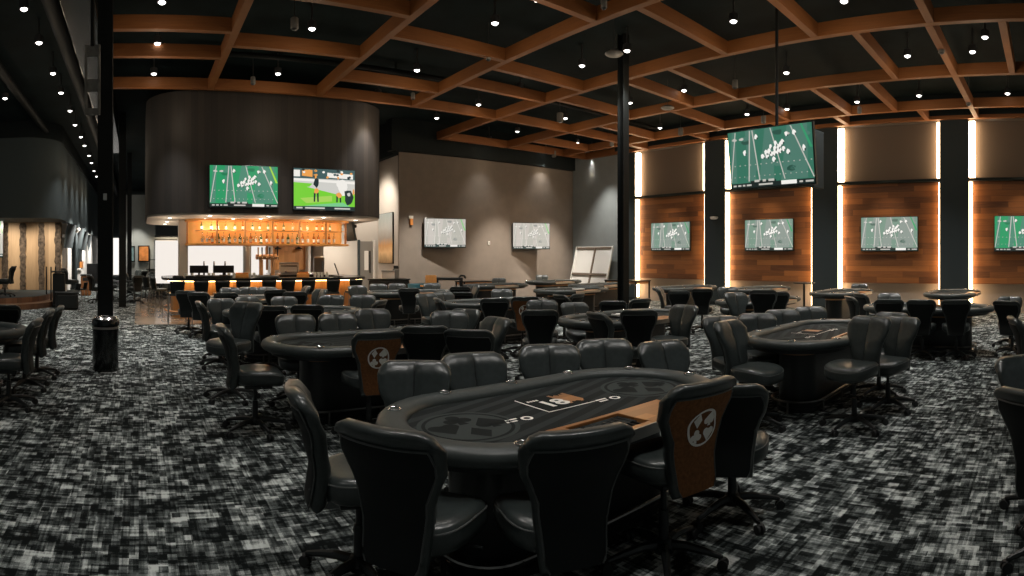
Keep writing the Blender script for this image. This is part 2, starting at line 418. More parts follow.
m = MB(); m.box((2.5, 41, 3.2), (14, .2, 6.4)); struct(m.build('wall_far', M['darkgrey'], smooth=False))
m = MB(); m.box((3.15, 29.6, 2.4), (7.7, .2, 4.8)); struct(m.build('wall_dining', M['greywall'], smooth=False))
for k in range(6):
    m = MB()
    x = (-6.7, -5.95, -5.22, -4.5, -3.76, -3.12)[k]; P = []
    for i in range(25):
        z = .36 + i * 2.6 / 24; P.append((z, .095 + .055 * random.random()))
    pts = [(x - wv, z) for z, wv in P] + [(x + wv * .9, z) for z, wv in P[::-1]]
    n0 = len(m.bm.faces)
    A = [m.bm.verts.new((px, 22.24, z)) for px, z in pts]; B = [m.bm.verts.new((px, 22.20, z)) for px, z in pts]
    for i in range(len(pts)):
        j = (i + 1) % len(pts); m.bm.faces.new((A[i], A[j], B[j], B[i]))
    m.bm.faces.new(B)
    o = m.build('bark_strip', M['bark'], smooth=False)
    struct(o); o.name = 'trim_%d' % (20 + k)
# stage
m = MB(); m.prism(rounded(-11, 17.3, -3.1, 22.2, 2.2, (1, 0, 0, 0), 14), .0, .34); st = m.build('stage', M['riser'], angle=30)
tag(st, 'low curved wood-fronted stage before the birch planks', 'stage')
m = MB(); m.prism(rounded(-11, 16.8, -2.75, 22.2, 2.4, (1, 0, 0, 0), 14), .0, .17); m.build('step', M['riser'], st, angle=30)
m = MB(); m.prism(rounded(-11, 17.32, -3.12, 22.2, 2.2, (1, 0, 0, 0), 14), .342, .35); m.build('stage_top', M['darkgrey'], st, angle=30)
# glossy bulkhead where the timber grid ends on the left
m = MB(); m.box((-.95, 12.0, 5.95), (.55, 20, .75), .02); struct(m.build('trim_10', M['gloss_black'], smooth=False))

# ---------------------------------------------------------------- timber grid
def beam(p0, p1, label, along):
    (xa, ya), (xb, yb) = p0, p1; n = 12
    m = MB()
    if along == 'y': m.box(((xa + xb) / 2, (ya + yb) / 2, BZ + .125), (.14, abs(yb - ya), .25), .006)
    else: m.box(((xa + xb) / 2, (ya + yb) / 2, BZ + .125), (abs(xb - xa), .14, .25), .006)
    o = m.build('ceiling_beam', M['beam_y' if along == 'y' else 'beam'], smooth=False)
    tag(o, label, 'ceiling beam', 'long timber ceiling beams' if along == 'y' else 'timber cross beams')
BX = [-.62, 1.70, 4.37, 6.98, 9.67, 12.53, 15.25, 16.45]
ends = [None, 13.53, 13.53, 13.53, 16.9, 16.9, 16.9, 16.9]
LN = ['', 'long ceiling beam nearest the glossy bulkhead, ending over the drum', 'second long ceiling beam, ending over the right of the dark drum',
      'third long ceiling beam, ending left above the brown wall', 'long ceiling beam starting at the left top of the brown wall',
      'long ceiling beam behind the hanging screen pole', 'long ceiling beam one bay in front of the video wall', 'long ceiling beam running along the top of the video wall']
for i in range(1, 8): beam((BX[i], -3), (BX[i], ends[i]), 'orange-brown ' + LN[i], 'y')
CROSS = [[10.12, 11.48], [8.56, 10.77, 6.3, 4.1], [9.48, 12.2, 6.9, 4.4], [6.0, 10.0, 11.4, 4.1, 1.98], [7.45, 8.8, 11.0, 3.36, 2.03, .77, -.6], [9.55, 12.33, 15.5, 5.42, 4.1, 2.03, 7.3, -.5], [3.47, 2.03, .35, 10.9, 13.7, 5.9, 7.9]]
BAYN = ['bay by the glossy bulkhead', 'bay over the left of the drum', 'bay over the right of the drum', 'bay left above the brown wall', 'bay over the hanging screen pole', 'second bay from the video wall', 'bay touching the video wall']
for i, ys in enumerate(CROSS):
    ys = sorted(ys)
    for k, y in enumerate(ys):
        beam((BX[i] + .07, y), (BX[i + 1] - .07, y), 'wooden cross beam in the %s, %s from the camera' % (BAYN[i], ['first', 'second', 'third', 'fourth', 'fifth', 'sixth', 'seventh', 'eighth'][k]), 'x')
m_x = [(-.62, 4.30), (4.44, 6.91), (7.05, 9.60), (9.74, 12.46), (12.60, 15.18)]
for (a, b), nm in zip([(-.62, 9.60), (9.74, 12.46), (12.60, 15.18), (15.32, 16.4)], ['left part passing over the drum', 'part between the left top of the brown wall and the next beam', 'part right above the brown wall', 'end part at the video wall']):
    beam((a, 13.6), (b, 13.6), 'cross beam closing the timber grid, ' + nm, 'x')
beam((9.6, 16.9), (16.4, 16.9), 'farthest cross beam along the top of the brown wall', 'x')

# ---------------------------------------------------------------- ceiling lights
def fill_point(parent, W, dz=-.85):  # extra point light added below a fitting to brighten beam and soffit undersides
    ld = bpy.data.lights.new('added_fill', 'POINT'); ld.energy = W; ld.shadow_soft_size = .08; ld.color = (1, .80, .58)
    o = bpy.data.objects.new('added_fill', ld); COL.objects.link(o); o.location = (0, 0, dz); o.parent = parent
def downlight_mesh():
    t = thing('downlight', 'small round lit ceiling downlight', 'ceiling light')
    m = MB(); m.lathe([(.075, .0), (.085, .01), (.085, .13), (.07, .14), (.02, .14), (.02, .48), (0, .48)]); m.build('housing', M['can'], t)
    m = MB(); m.lathe([(0, -.03), (.03, -.027), (.050, -.014), (.062, 0), (.062, .004)]); m.build('lens', M['lens'], t)
    return t
DL = [(24, 9.3), (39, 43), (53, 73.6), (61, 93), (70, 111), (75, 125), (81, 137), (84.5, 145.7), (89, 155.7), (91.5, 163), (94, 171), (96.5, 176.5)]
DG = [(162, 2.5), (157.5, 43.7), (154, 74), (312, 29), (278, 74), (417, 70.5), (378, 95), (436.7, 118.3), (401.7, 137), (478.6, 104.8), (495, 23.5), (582, 66), (520, 88.6), (565.5, 118.5), (517.4, 131.7), (489.4, 140.3), (577.3, 143), (546, 150.5), (592, 153.3), (610.6, 136.6), (611, 151.6),
      (627, 51), (733.5, 21.5), (684, 90.7), (630, 103), (660, 128), (663.6, 143.2), (723, 134.8), (786.4, 73), (787, 109.3), (747, 114.4), (844, 1.5), (857, 102), (857, 120), (907.5, 56.2), (972.5, 52), (919, 95.8), (1007.5, 93.7), (944, 114), (992, 113), (5, 98.5)]
NEAR = [(1.0, 1.5), (3.0, 1.2), (5.2, 1.5), (7.8, 1.3), (1.2, 4.4), (3.0, 4.5), (5.6, 4.4), (8.2, 3.6), (11.0, 1.2), (-2.07, 6.2), (-2.07, 2.5), (3.2, 7.0), (6, 7.3)]
dl0 = downlight_mesh(); dlt = tree_of(dl0)
ORD = ['first', 'second', 'third', 'fourth', 'fifth', 'sixth', 'seventh', 'eighth', 'ninth', 'tenth', 'eleventh', 'twelfth', 'thirteenth', 'fourteenth', 'fifteenth', 'sixteenth']
LZ = 5.82
first = True
def place_light(p, label, W):
    global first
    if first: o = dl0; first = False
    else: o = copy_tree(dlt)
    o.location = p; tag(o, label, 'ceiling light', 'round ceiling downlights')
    spot(o, 'lamp_light', (0, 0, -.30), W)
    fill_point(o, W * .024)
for k, (x, y) in enumerate(DL):
    place_light(onz(x, y, LZ), 'small round downlight over the left aisle, %s of the receding row' % ORD[k], SPOT_W * .6)
BANDS = [(0, 60, 'far upper left corner'), (60, 300, 'area above the drum screens'), (300, 460, 'area right of the drum top'), (460, 560, 'area above the brown wall'), (560, 640, 'area around the slim black column top'), (640, 760, 'area left of the hanging screen pole'), (760, 880, 'area right of the hanging screen pole'), (880, 1030, 'upper right corner')]
for a, b, nm in BANDS:
    L = sorted([q for q in DG if a <= q[0] < b])
    for k, (x, y) in enumerate(L):
        q = onz(x, y, LZ); place_light(q, 'round lit downlight, %s, %s from the left' % (nm, ORD[k]), SPOT_W * (.3 if q.y > 15 or q.x > 15 else 1))
for k, (x, y) in enumerate(NEAR):
    o = thing('downlight', 'round ceiling downlight overhead, %s one' % ORD[k], 'ceiling light', (x, y, LZ), 0, 'downlights overhead')
    for c in dlt[1]:
        q = c[0].copy(); COL.objects.link(q); q.parent = o
    spot(o, 'lamp_light', (0, 0, -.30), SPOT_W * .52); fill_point(o, SPOT_W * .015)
# hanging cans (cameras / loudspeakers) and domes
def pendant(x, y0, y1, z, label):
    p = onz(x, (y0 + y1) / 2, z); d = math.hypot(p.x, p.y); h = max(.13, d * (y1 - y0) / F); r = h * .36
    t = thing('pendant_speaker', label, 'speaker', (p.x, p.y, z), 0, 'small cylinder pendants')
    m = MB(); m.lathe([(0, h / 2), (r * .9, h / 2), (r, h / 2 - .01), (r, -h / 2 + .01), (r * .9, -h / 2)], seg=16); m.build('can_body', M['can_grey'], t)
    m = MB(); m.lathe([(r * .9, -h / 2), (r * .55, -h / 2 - .02), (0, -h / 2 - .03)], seg=16); m.build('grille', M['can'], t)
    m = MB(); m.cyl((0, 0, h / 2), (0, 0, DECK - z), .008, seg=8); m.build('stem', M['can'], t)
PEN = [(294.5, 18, 29, 'upper left'), (253, 77, 84, 'above the left drum screen'), (413, 93, 99, 'right of the drum top'), (488.5, 53, 60, 'on the beam right of the upper centre'), (604, -1, 8, 'cut by the top photo edge'),
       (560, 113, 122, 'beside a downlight over the brown wall'), (554, 151, 157, 'low above the brown wall corner'), (735, 80, 88, 'left above the hanging screen'), (680.6, 128, 135, 'above the leftmost plaster panel'), (763.5, 116, 123, 'just above the hanging screen top'),
       (859.5, 107, 113, 'above the third plaster panel'), (941.5, 44, 53, 'upper right on a beam'), (968.6, 98, 105, 'above the dark pilaster at right'), (612, 140, 146, 'left of the slim black column top')]
for x, a, b, nm in PEN: pendant(x, a, b, 5.62, 'small grey cylinder pendant hanging %s' % nm)
for x, y, nm in ((614, 54, 'right of the upper centre'), (667.6, 108, 'on a thin wire above the leftmost bay')):
    p = onz(x, y, 5.55)
    t = thing('dome_pendant', 'flat grey dome hanging %s' % nm, 'ceiling dome', tuple(p), 0, 'grey ceiling domes')
    m = MB(); m.lathe([(0, .07), (.1, .06), (.17, .02), (.18, 0), (.14, -.03), (0, -.05)]); m.build('dome', M['can_grey'], t)
    m = MB(); m.cyl((0, 0, .06), (0, 0, .75), .006, seg=6); m.build('wire', M['can'], t)

# black ducts and conduits under the deck, left aisle track
for k, (xx, z, r, nm) in enumerate(((-1.45, 5.9, .16, 'right-hand'), (-3.2, 6.0, .12, 'left-hand'))):
    m = MB(); m.cyl((xx, 4, z), (xx, 40, z), r, seg=14); du = m.build('duct', M['column']); tag(du, 'long black duct above the left aisle, %s one' % nm, 'duct', 'black ducts')
    for y_ in (7, 12, 17, 23, 30):
        m = MB(); m.cyl((xx, y_, z), (xx, y_, DECK), .02, seg=6); m.build('hanger', M['column'], du)
for k, (yy, nm) in enumerate(((12.6, 'in front of the grid end'), (15.2, 'above the left of the brown wall'))):
    m = MB(); m.cyl((1.0, yy, 6.1), (16.2, yy, 6.1), .06, seg=10); du = m.build('conduit', M['column']); tag(du, 'thin black conduit under the ceiling %s' % nm, 'conduit', 'black conduits')
    for x_ in (2, 6, 10, 14):
        m = MB(); m.cyl((x_, yy, 6.1), (x_, yy, DECK), .02, seg=6); m.build('hanger', M['column'], du)

# ---------------------------------------------------------------- columns
def column(x, d, h0, h1, wdt, label, base=True):
    p = pol(x, d)
    t = thing('column', label, 'column', (p.x, p.y, 0))
    m = MB()
    a = wdt / 2
    m.box((0, 0, (h0 + h1) / 2), (a * .35, wdt * .9, h1 - h0)); m.box((0, a * .9, (h0 + h1) / 2), (wdt, a * .22, h1 - h0), .004); m.box((0, -a * .9, (h0 + h1) / 2), (wdt, a * .22, h1 - h0), .004)
    m.build('shaft', M['column'], t, smooth=False)
    m = MB(); m.box((0, 0, .012), (wdt * 1.5, wdt * 1.5, .024), .004); m.build('base_plate', M['column'], t, smooth=False)
    return t
c1 = column(105.5, 8.75, 0, DECK, .225, 'tall black steel column behind the round trash can')
m = MB(); m.box((.0, -.125, 2.52), (.055, .03, .10), .006); m.build('switch_box', M['steel'], c1, smooth=False)
column(122.5, 18.8, 0, DECK, .23, 'second black column, just right of and behind the first')
column(129.5, 26.0, 0, DECK, .2, 'third black column, farthest back by the dining area')
c4 = column(623.2, 12.2, 0, DECK, .175, 'slim black column left of the leftmost wood panel')
m = MB(); m.box((.115, 0, 2.0), (.03, .08, .12), .006); m.build('switch_box', M['steel'], c4, smooth=False)
# slotted bracket high on the first column
p = pol(92.5, 8.4); t = thing('ceiling_bracket', 'grey slotted steel bracket hanging high before the first column', 'bracket', (p.x, p.y, 0))
za, zb = zat(115, 8.4), zat(45, 8.4)
for sx in (-1, 1):
    m = MB(); m.box((sx * .095, 0, (za + zb) / 2), (.035, .07, zb - za), .004); m.build('side_channel', M['bracket'], t, smooth=False)
for z0, z1 in ((za, za + .1), (za + .34, za + .52), (zb - .16, zb)):
    m = MB(); m.box((0, .01, (z0 + z1) / 2), (.165, .03, z1 - z0), .004); m.build('web_plate', M['bracket'], t, smooth=False)
m = MB(); m.cyl((0, 0, zb - .02), (0, 0, DECK), .03); m.build('hanger', M['column'], t)

# trash can in front of the first column
p = pol(105.5, 8.31); t = thing('trash_can', 'round black trash can with a chrome dome lid at the first column', 'trash can', (p.x, p.y, 0))
m = MB(); m.lathe([(0, .0), (.18, .0), (.188, .012), (.188, .60), (.18, .605), (0, .605)], seg=32); m.build('body', M['gloss_black'], t)
m = MB(); m.lathe([(.19, .60), (.196, .605), (.196, .625), (.188, .632)], seg=32); m.build('band', M['steel'], t)
m = MB(); m.lathe([(.175, .63), (.197, .645), (.20, .69), (.185, .735), (.15, .765), (.10, .775), (.085, .76), (.08, .70)], seg=32); m.build('lid', M['gloss_black'], t)
m = MB(); m.lathe([(.186, .735), (.15, .767), (.10, .778), (.085, .762)], seg=32); m.build('lid_ring', M['chrome'], t)

# ================================================================ CHAIRS
def sm(a, b, t):
    t = max(0, min(1, (t - a) / (b - a))); return t * t * (3 - 2 * t)
def interp(T, t):
    for (a, va), (b, vb) in zip(T[:-1], T[1:]):
        if t <= b: return va + (vb - va) * sm(a, b, t)
    return T[-1][1]
ZB, ZT = .405, .975
HW = [(0, .140), (.20, .148), (.46, .168), (.76, .232), (.88, .238), (1.0, .232)]
YC = [(0, -.225), (.30, -.205), (.60, -.245), (.85, -.300), (1.0, -.345)]
def hw(t): return interp(HW, t)
def wrap(u, t): return .045 * u * u * sm(.2, .8, t) - .0
def ztop(u, t): return -.042 * sm(.74, 1.0, abs(u)) ** 1.6 * sm(.84, 1, t)
def back_pt(u, t, s, e=1.0):
    """s>0 towards the sitter, s<0 rear; e shrinks the thickness near the ends."""
    k = (1 - min(1, abs(u)) ** 3.3) ** .3
    y = interp(YC, t) + wrap(u, t) + (.056 if s > 0 else -.038) * k * e * abs(s) * (1 if s != 0 else 0)
    return Vector((hw(t) * u, y, ZB + (ZT - ZB) * t + ztop(u, t)))
def rear(u, t, off): return back_pt(u, t, -1) + Vector((0, -off, 0))
def chair_mesh(brown):
    t = thing('poker_chair', 'chair', 'chair')
    # cushion
    U = [-1, -.97, -.88, -.72, -.5, -.25, -.04, 0, .04, .25, .5, .72, .88, .97, 1]
    rows = [(0.0, .35), (.012, .75), (.04, 1), (.12, 1), (.22, 1), (.34, 1), (.46, 1), (.58, 1), (.68, 1), (.78, 1), (.86, 1), (.92, 1), (.955, .97), (.982, .85), (1.0, .55)]
    P = []
    for tt, e in rows:
        r = [back_pt(u, tt, 1, e) - Vector((0, .009 if abs(u) < .01 else 0, 0)) for u in U] + [back_pt(u, tt, -1, e) for u in U[::-1][1:-1]]
        P.append(r)
    m = MB(); V = m.grid(P, closed_u=True)
    nU = len(U)
    for ring in (V[0], V[-1]):          # close the ends with a strip from front edge to rear edge
        fr_, bk_ = ring[:nU], [ring[0]] + ring[nU:][::-1] + [ring[nU - 1]]
        for k in range(nU - 1):
            q = []
            for v in (fr_[k], fr_[k + 1], bk_[k + 1], bk_[k]):
                if v not in q: q.append(v)
            if len(q) > 2: m.bm.faces.new(q)
    m.build('backrest', M['leather'], t, angle=60)
    m = MB(); m.tube([back_pt(0, tt, 1, 1) + Vector((0, -.006, 0)) for tt in (.30, .4, .5, .6, .7, .8, .88, .94)], .004, seg=6); m.build('seam', M['plastic'], t)
    # rear panel with piping
    UU = [-.9, -.8, -.6, -.4, -.2, 0, .2, .4, .6, .8, .9]; TT = [.02, .06, .12, .2, .3, .4, .5, .6, .7, .78, .84, .88]
    def uu(u, tt):
        return u * (1 - .10 * sm(.80, .88, tt) - .12 * sm(.08, .02, tt))
    P = [[rear(uu(u, tt), tt, .006) for u in UU] for tt in TT]
    m = MB(); m.grid(P); m.build('back_panel', M['brown_fabric' if brown else 'leather_rear'], t, angle=60)
    edge = [rear(uu(.9, tt), tt, .007) for tt in TT] + [rear(uu(u, .88), .88, .007) for u in UU[::-1]] + [rear(uu(-.9, tt), tt, .007) for tt in TT[::-1]]
    m = MB(); m.tube(edge, .0045, seg=6); m.build('piping', M['piping'], t)
    if brown:
        m = MB(); R = .098
        def q(a, b, o=.012):
            tt = .59 + b / (ZT - ZB); return rear(a / hw(tt), tt, o)
        A = [(math.cos(2 * PI * i / 40), math.sin(2 * PI * i / 40)) for i in range(40)]
        for i in range(40):
            (a, b), (c, d) = A[i], A[(i + 1) % 40]
            m.poly([q(a * R, b * R), q(c * R, d * R), q(c * R * .87, d * R * .87), q(a * R * .87, b * R * .87)])
        for si, (ox, oz) in ((0, (.040, .040)), (1, (-.040, .040)), (2, (.040, -.040)), (3, (-.040, -.040))):
            for out in SUITS[si]: m.poly([q(ox - x * .074, oz + y * .074, .012) for x, y in out])
        em = m.build('emblem', M['white_print'], t, smooth=False, recalc=False); em['label'] = 'white round emblem with four card suits'
    # seat
    def loop(sx, z, n=28):
        L = []
        for i in range(n):
            a = 2 * PI * i / n; c, s_ = math.cos(a), math.sin(a)
            x = abs(c) ** .62 * (1 if c > 0 else -1) * .228 * sx; y = abs(s_) ** .62 * (1 if s_ > 0 else -1) * .225 * sx + .035
            x *= 1 + .06 * (y / .25)
            L.append(Vector((x, y, z - .025 * max(0, y / .25) ** 2 + .02 * (x / .25) ** 2)))
        return L
    P = [loop(s_, z) for s_, z in ((.55, .435), (.86, .437), (.97, .452), (1.0, .485), (.995, .515), (.97, .542), (.90, .558), (.75, .566), (.45, .562), (.15, .560))]
    m = MB(); V = m.grid(P, closed_u=True); m.bm.faces.new(V[0][::-1]); m.bm.faces.new(V[-1]); m.build('seat', M['leather'], t, angle=60)
    m = MB(); m.tube([p + Vector((0, 0, 0)) for p in loop(.985, .532, 40)], .0045, seg=6, closed=True); m.build('seat_piping', M['piping'], t)
    m = MB(); m.box((0, .02, .415), (.20, .26, .045), .012); m.box((0, -.16, .425), (.09, .16, .02), .006); m.build('tilt_mechanism', M['plastic'], t)
    m = MB(); m.tube([(.08, .04, .41), (.18, .05, .412), (.25, .05, .418)], .006, seg=6); m.build('lever', M['plastic'], t)
    m = MB(); m.cyl((0, 0, .25), (0, 0, .41), .017, seg=12); m.build('gas_lift', M['plastic'], t)
    m = MB(); m.cyl((0, 0, .07), (0, 0, .29), .029, .026, seg=14); m.lathe([(0, .07), (.055, .07), (.06, .10), (.045, .13), (.03, .14)], seg=18); m.build('column', M['plastic'], t)
    for k in range(5):
        a = 2 * PI * k / 5 + .3; dx, dy = math.cos(a), math.sin(a)
        m = MB(); m.tube([(dx * .03, dy * .03, .105), (dx * .12, dy * .12, .108), (dx * .22, dy * .22, .09), (dx * .305, dy * .305, .068)], [.028, .024, .019, .014], seg=8); lg = m.build('leg', M['plastic'], t)
        m = MB(); px, py = -dy, dx
        c = Vector((dx * .315, dy * .315, .029))
        for s_ in (-1, 1): m.cyl(c + Vector((px, py, 0)) * .007 * s_, c + Vector((px, py, 0)) * .024 * s_, .029, seg=14)
        m.cyl(c + Vector((-dx * .008, -dy * .008, .01)), c + Vector((-dx * .008, -dy * .008, .045)), .009, seg=8)
        m.box(c + Vector((0, 0, .026)), (.036, .036, .012), .004)
        m.build('caster', M['rubber'], lg)
    return t
proto = {'k': chair_mesh(False), 'b': chair_mesh(True)}
ptree = {k: tree_of(v) for k, v in proto.items()}
UP = ('backrest', 'seam', 'back_panel', 'piping', 'emblem', 'seat', 'seat_piping', 'tilt_mechanism', 'lever', 'gas_lift')
used = set()
TNAME = {1: 'foreground poker table', 2: 'table left of centre', 0: 'table at the left photo edge', 3: 'right-hand table with orange board', 4: 'centre table with pale chips', 5: 'table third back at left',
         8: 'table nearest the bar stools', 7: 'table under left wall screen', 6: 'table before the sunset canvas', 13: 'table under leftmost planks', 15: 'table below hanging screen', 17: 'table under third wood panel',
         16: 'table holding white papers', 9: 'far table at brown wall', 10: 'far corner table', 11: 'table before leaning board', 99: 'table beyond the right photo edge'}
# x, y of the back top in the photo, distance, facing (0 = away from the camera, 90 = to the right, 180 = to the camera), kind, table, where
CHAIRS = [
 (298.9, 386, 2.85, 86, 'k', 1, 'at left end of'),
 (384.0, 425, 2.17, 33, 'k', 1, 'seen from behind at near left corner of'),
 (581.0, 427, 2.20, -23, 'k', 1, 'seen from behind at near middle of'),
 (703.9, 380, 2.84, -45, 'b', 1, 'with white suit emblem at'),
 (728.0, 383, 3.35, 5, 'k', 1, 'turned away behind the emblem chair at'),
 (414.7, 361.5, 3.72, 184, 'k', 1, 'far side'),
 (472.8, 353.5, 4.04, 163, 'k', 1, 'far side'),
 (549.1, 345, 4.41, 175, 'k', 1, 'far side'),
 (603.9, 339.5, 4.74, 169, 'k', 1, 'far side'),
 (661.2, 341.5, 4.67, 146, 'k', 1, 'far side'),
 (223.0, 325, 5.35, 85, 'k', 2, 'in side view at left end of'),
 (248.0, 302, 6.81, -140, 'k', 2, 'raised and turned left beyond'),
 (295.0, 314.5, 6.70, 173, 'k', 2, 'far side'),
 (337.1, 313.5, 6.93, 168, 'k', 2, 'far side'),
 (372.0, 309, 7.27, 164, 'k', 2, 'far side'),
 (379.0, 331, 5.00, -18, 'b', 2, 'with white suit emblem at'),
 (424.9, 325.5, 5.38, 1, 'k', 2, 'near side'),
 (468.1, 329, 5.14, 15, 'k', 2, 'near side'),
 (497.0, 317.5, 6.20, -125, 'k', 2, 'turned left at right end of'),
 (449.1, 311, 6.98, 172, 'k', 2, 'far side'),
 (466.0, 309, 7.69, -147, 'k', 2, 'turned half left behind far right of'),
 (200.0, 301.5, 8.50, 85, 'k', 5, 'in side view at left end of'),
 (221.0, 298.5, 9.60, 175, 'k', 5, 'far side'),
 (270.0, 305.5, 7.90, 0, 'k', 5, 'near side'),
 (307.1, 304.5, 8.02, 2, 'k', 5, 'near side'),
 (284.1, 296.5, 10.23, 177, 'k', 5, 'far side'),
 (246.9, 297, 9.99, 153, 'k', 5, 'far side'),
 (332.0, 295, 10.33, -164, 'k', 5, 'far side'),
 (363.0, 295, 10.31, -167, 'k', 5, 'far side'),
 (381.0, 300, 8.80, -70, 'k', 5, 'in side view right of'),
 (185.9, 290.5, 12.03, 11, 'k', 8, 'near side'),
 (198.0, 292, 11.44, 20, 'k', 8, 'near side'),
 (226.0, 292.5, 11.00, 0, 'k', 8, 'near side'),
 (275.9, 289.5, 11.45, -1, 'k', 8, 'near side'),
 (295.0, 291.5, 10.89, 1, 'k', 8, 'near side'),
 (230.0, 287.5, 13.09, 181, 'k', 8, 'far side'),
 (248.9, 287, 13.63, 185, 'k', 8, 'far side'),
 (267.0, 287, 13.20, 180, 'k', 8, 'far side'),
 (307.0, 286, 13.00, -105, 'k', 8, 'turned left at right end of'),
 (321.0, 289, 12.00, -125, 'k', 8, 'half turned left past right end of'),
 (378.0, 283.7, 14.90, 175, 'k', 6, 'far side'),
 (396.9, 283.3, 15.17, 175, 'k', 6, 'far side'),
 (357.0, 285.5, 13.30, 160, 'k', 6, 'at left end of'),
 (409.0, 288, 12.60, 0, 'k', 6, 'near side'),
 (432.0, 283, 15.60, 180, 'k', 6, 'far side'),
 (474.0, 284.5, 13.90, -130, 'k', 6, 'turned left at right end of'),
 (460.0, 286.5, 12.80, 0, 'k', 6, 'near side'),
 (426.0, 293.5, 10.90, 150, 'k', 7, 'far side'),
 (438.0, 298, 9.70, 80, 'k', 7, 'in side view at left end of'),
 (495.0, 298, 9.11, -3, 'k', 7, 'near side'),
 (443.0, 292, 11.60, 150, 'k', 7, 'far side'),
 (462.0, 292, 11.90, 0, 'k', 7, 'seen from behind beyond'),
 (502.0, 289, 12.40, 180, 'k', 7, 'far side'),
 (525.1, 296.5, 9.39, -8, 'b', 7, 'with brown rear near right of'),
 (542.0, 300, 8.60, 180, 'k', 4, 'facing camera at left end of'),
 (540.0, 309.5, 7.20, 0, 'k', 4, 'seen from behind at near left of'),
 (574.0, 302.5, 9.30, 160, 'k', 4, 'far side'),
 (560.0, 294.5, 10.00, 60, 'k', 11, 'near side'),
 (578.0, 293.5, 10.80, -60, 'k', 11, 'near side'),
 (597.0, 312.5, 6.57, 61, 'k', 4, 'near side'),
 (639.0, 309.5, 7.12, -2, 'k', 4, 'near side'),
 (685.1, 305, 7.99, -141, 'k', 4, 'turned to camera at near right of'),
 (613.1, 301, 9.76, 0, 'k', 4, 'behind'),
 (641.0, 298.5, 10.27, -39, 'k', 4, 'behind'),
 (659.1, 287.5, 12.88, 99, 'k', 13, 'near side'),
 (679.0, 290.5, 12.00, 0, 'k', 13, 'near side'),
 (702.0, 288.5, 12.30, 0, 'k', 13, 'near side'),
 (728.0, 287, 12.60, 170, 'k', 15, 'far side'),
 (734.9, 292.5, 10.50, 150, 'k', 15, 'at left end of'),
 (763.0, 289.5, 9.53, 3, 'k', 15, 'near side'),
 (777.0, 291.5, 10.70, 0, 'k', 15, 'near side'),
 (728.0, 321, 5.68, 125, 'k', 3, 'turned right at left end of'),
 (720.0, 316.5, 6.40, 150, 'k', 3, 'behind the left end of'),
 (756.9, 313.5, 6.98, 171, 'k', 3, 'far side'),
 (781.8, 309.8, 7.57, 169, 'k', 3, 'far side'),
 (810.0, 306.8, 8.05, 164, 'k', 3, 'far side'),
 (871.0, 316.5, 5.73, -148, 'k', 3, 'near side'),
 (902.0, 317, 6.41, -150, 'k', 3, 'near side'),
 (892.0, 312.5, 7.04, -149, 'k', 3, 'near side'),
 (888.9, 299, 8.98, -3, 'k', 17, 'near side'),
 (921.0, 299.5, 9.04, 3, 'k', 17, 'near side'),
 (956.0, 299.5, 9.00, 0, 'k', 17, 'near side'),
 (889.1, 293, 11.57, 180, 'k', 17, 'far side'),
 (1006.0, 300.5, 9.30, 20, 'k', 17, 'turned away at right end of'),
 (1010.0, 296.5, 10.84, 180, 'k', 17, 'far side'),
 (1014.0, 317, 6.40, 80, 'k', 99, 'in side view at'),
 (1024.0, 356, 3.87, 145, 'k', 99, 'showing its padded front at'),
 (1032.0, 390, 2.83, 33, 'k', 99, 'showing its black rear at'),
 (859.9, 283.5, 15.73, -164, 'k', 16, 'behind'),
 (849.9, 297, 10.86, 69, 'k', 16, 'near side'),
 (859.9, 295.5, 11.71, 56, 'k', 16, 'near side'),
 (542.0, 275.0, 21.40, 182, 'k', 10, 'behind'),
 (498.9, 278, 19.10, 181, 'k', 9, 'behind'),
 (59.0, 306, 7.80, -85, 'k', 0, 'right end'),
 (49.0, 309.5, 7.10, -85, 'k', 0, 'right end'),
 (36.0, 319, 6.20, -80, 'k', 0, 'right end'),
 (4.0, 304.5, 8.00, 10, 'k', 0, 'beyond'),
]
side_tot = {}
for c in CHAIRS: side_tot.setdefault((c[5], c[6]), []).append(c[0])
for (x, y, d, fac, kind, tb, where) in CHAIRS:
    L = sorted(side_tot[(tb, where)])
    colr = 'black swivel chair' if kind == 'k' else 'black and brown swivel chair'
    if where in ('far side', 'near side', 'right end'):
        lab = '%s%s on %s of %s' % (colr, ' %s from left' % ORD[L.index(x)] if len(L) > 1 else ' alone', where, TNAME[tb])
    else:
        lab = '%s %s %s' % (colr, where, TNAME[tb])
    az = th(x) + math.radians(fac)
    p = pol(x, d)
    hub = p + Vector((math.sin(az), math.cos(az), 0)) * .30
    lift = max(-.09, min(.115, zat(y, d) - .975))
    if kind not in used: o = proto[kind]; used.add(kind)
    else: o = copy_tree(ptree[kind])
    o.location = (hub.x, hub.y, 0); o.rotation_euler = (0, 0, -az)
    tag(o, lab, 'chair', 'poker chairs with emblem backs' if kind == 'b' else 'black poker chairs')
    CH[o.name] = (o, lift)
child_of = {}
for c in bpy.data.objects:
    if c.parent is not None and c.parent.name in CH:
        if c.name.split('.')[0] in UP: c.location.z = CH[c.parent.name][1]

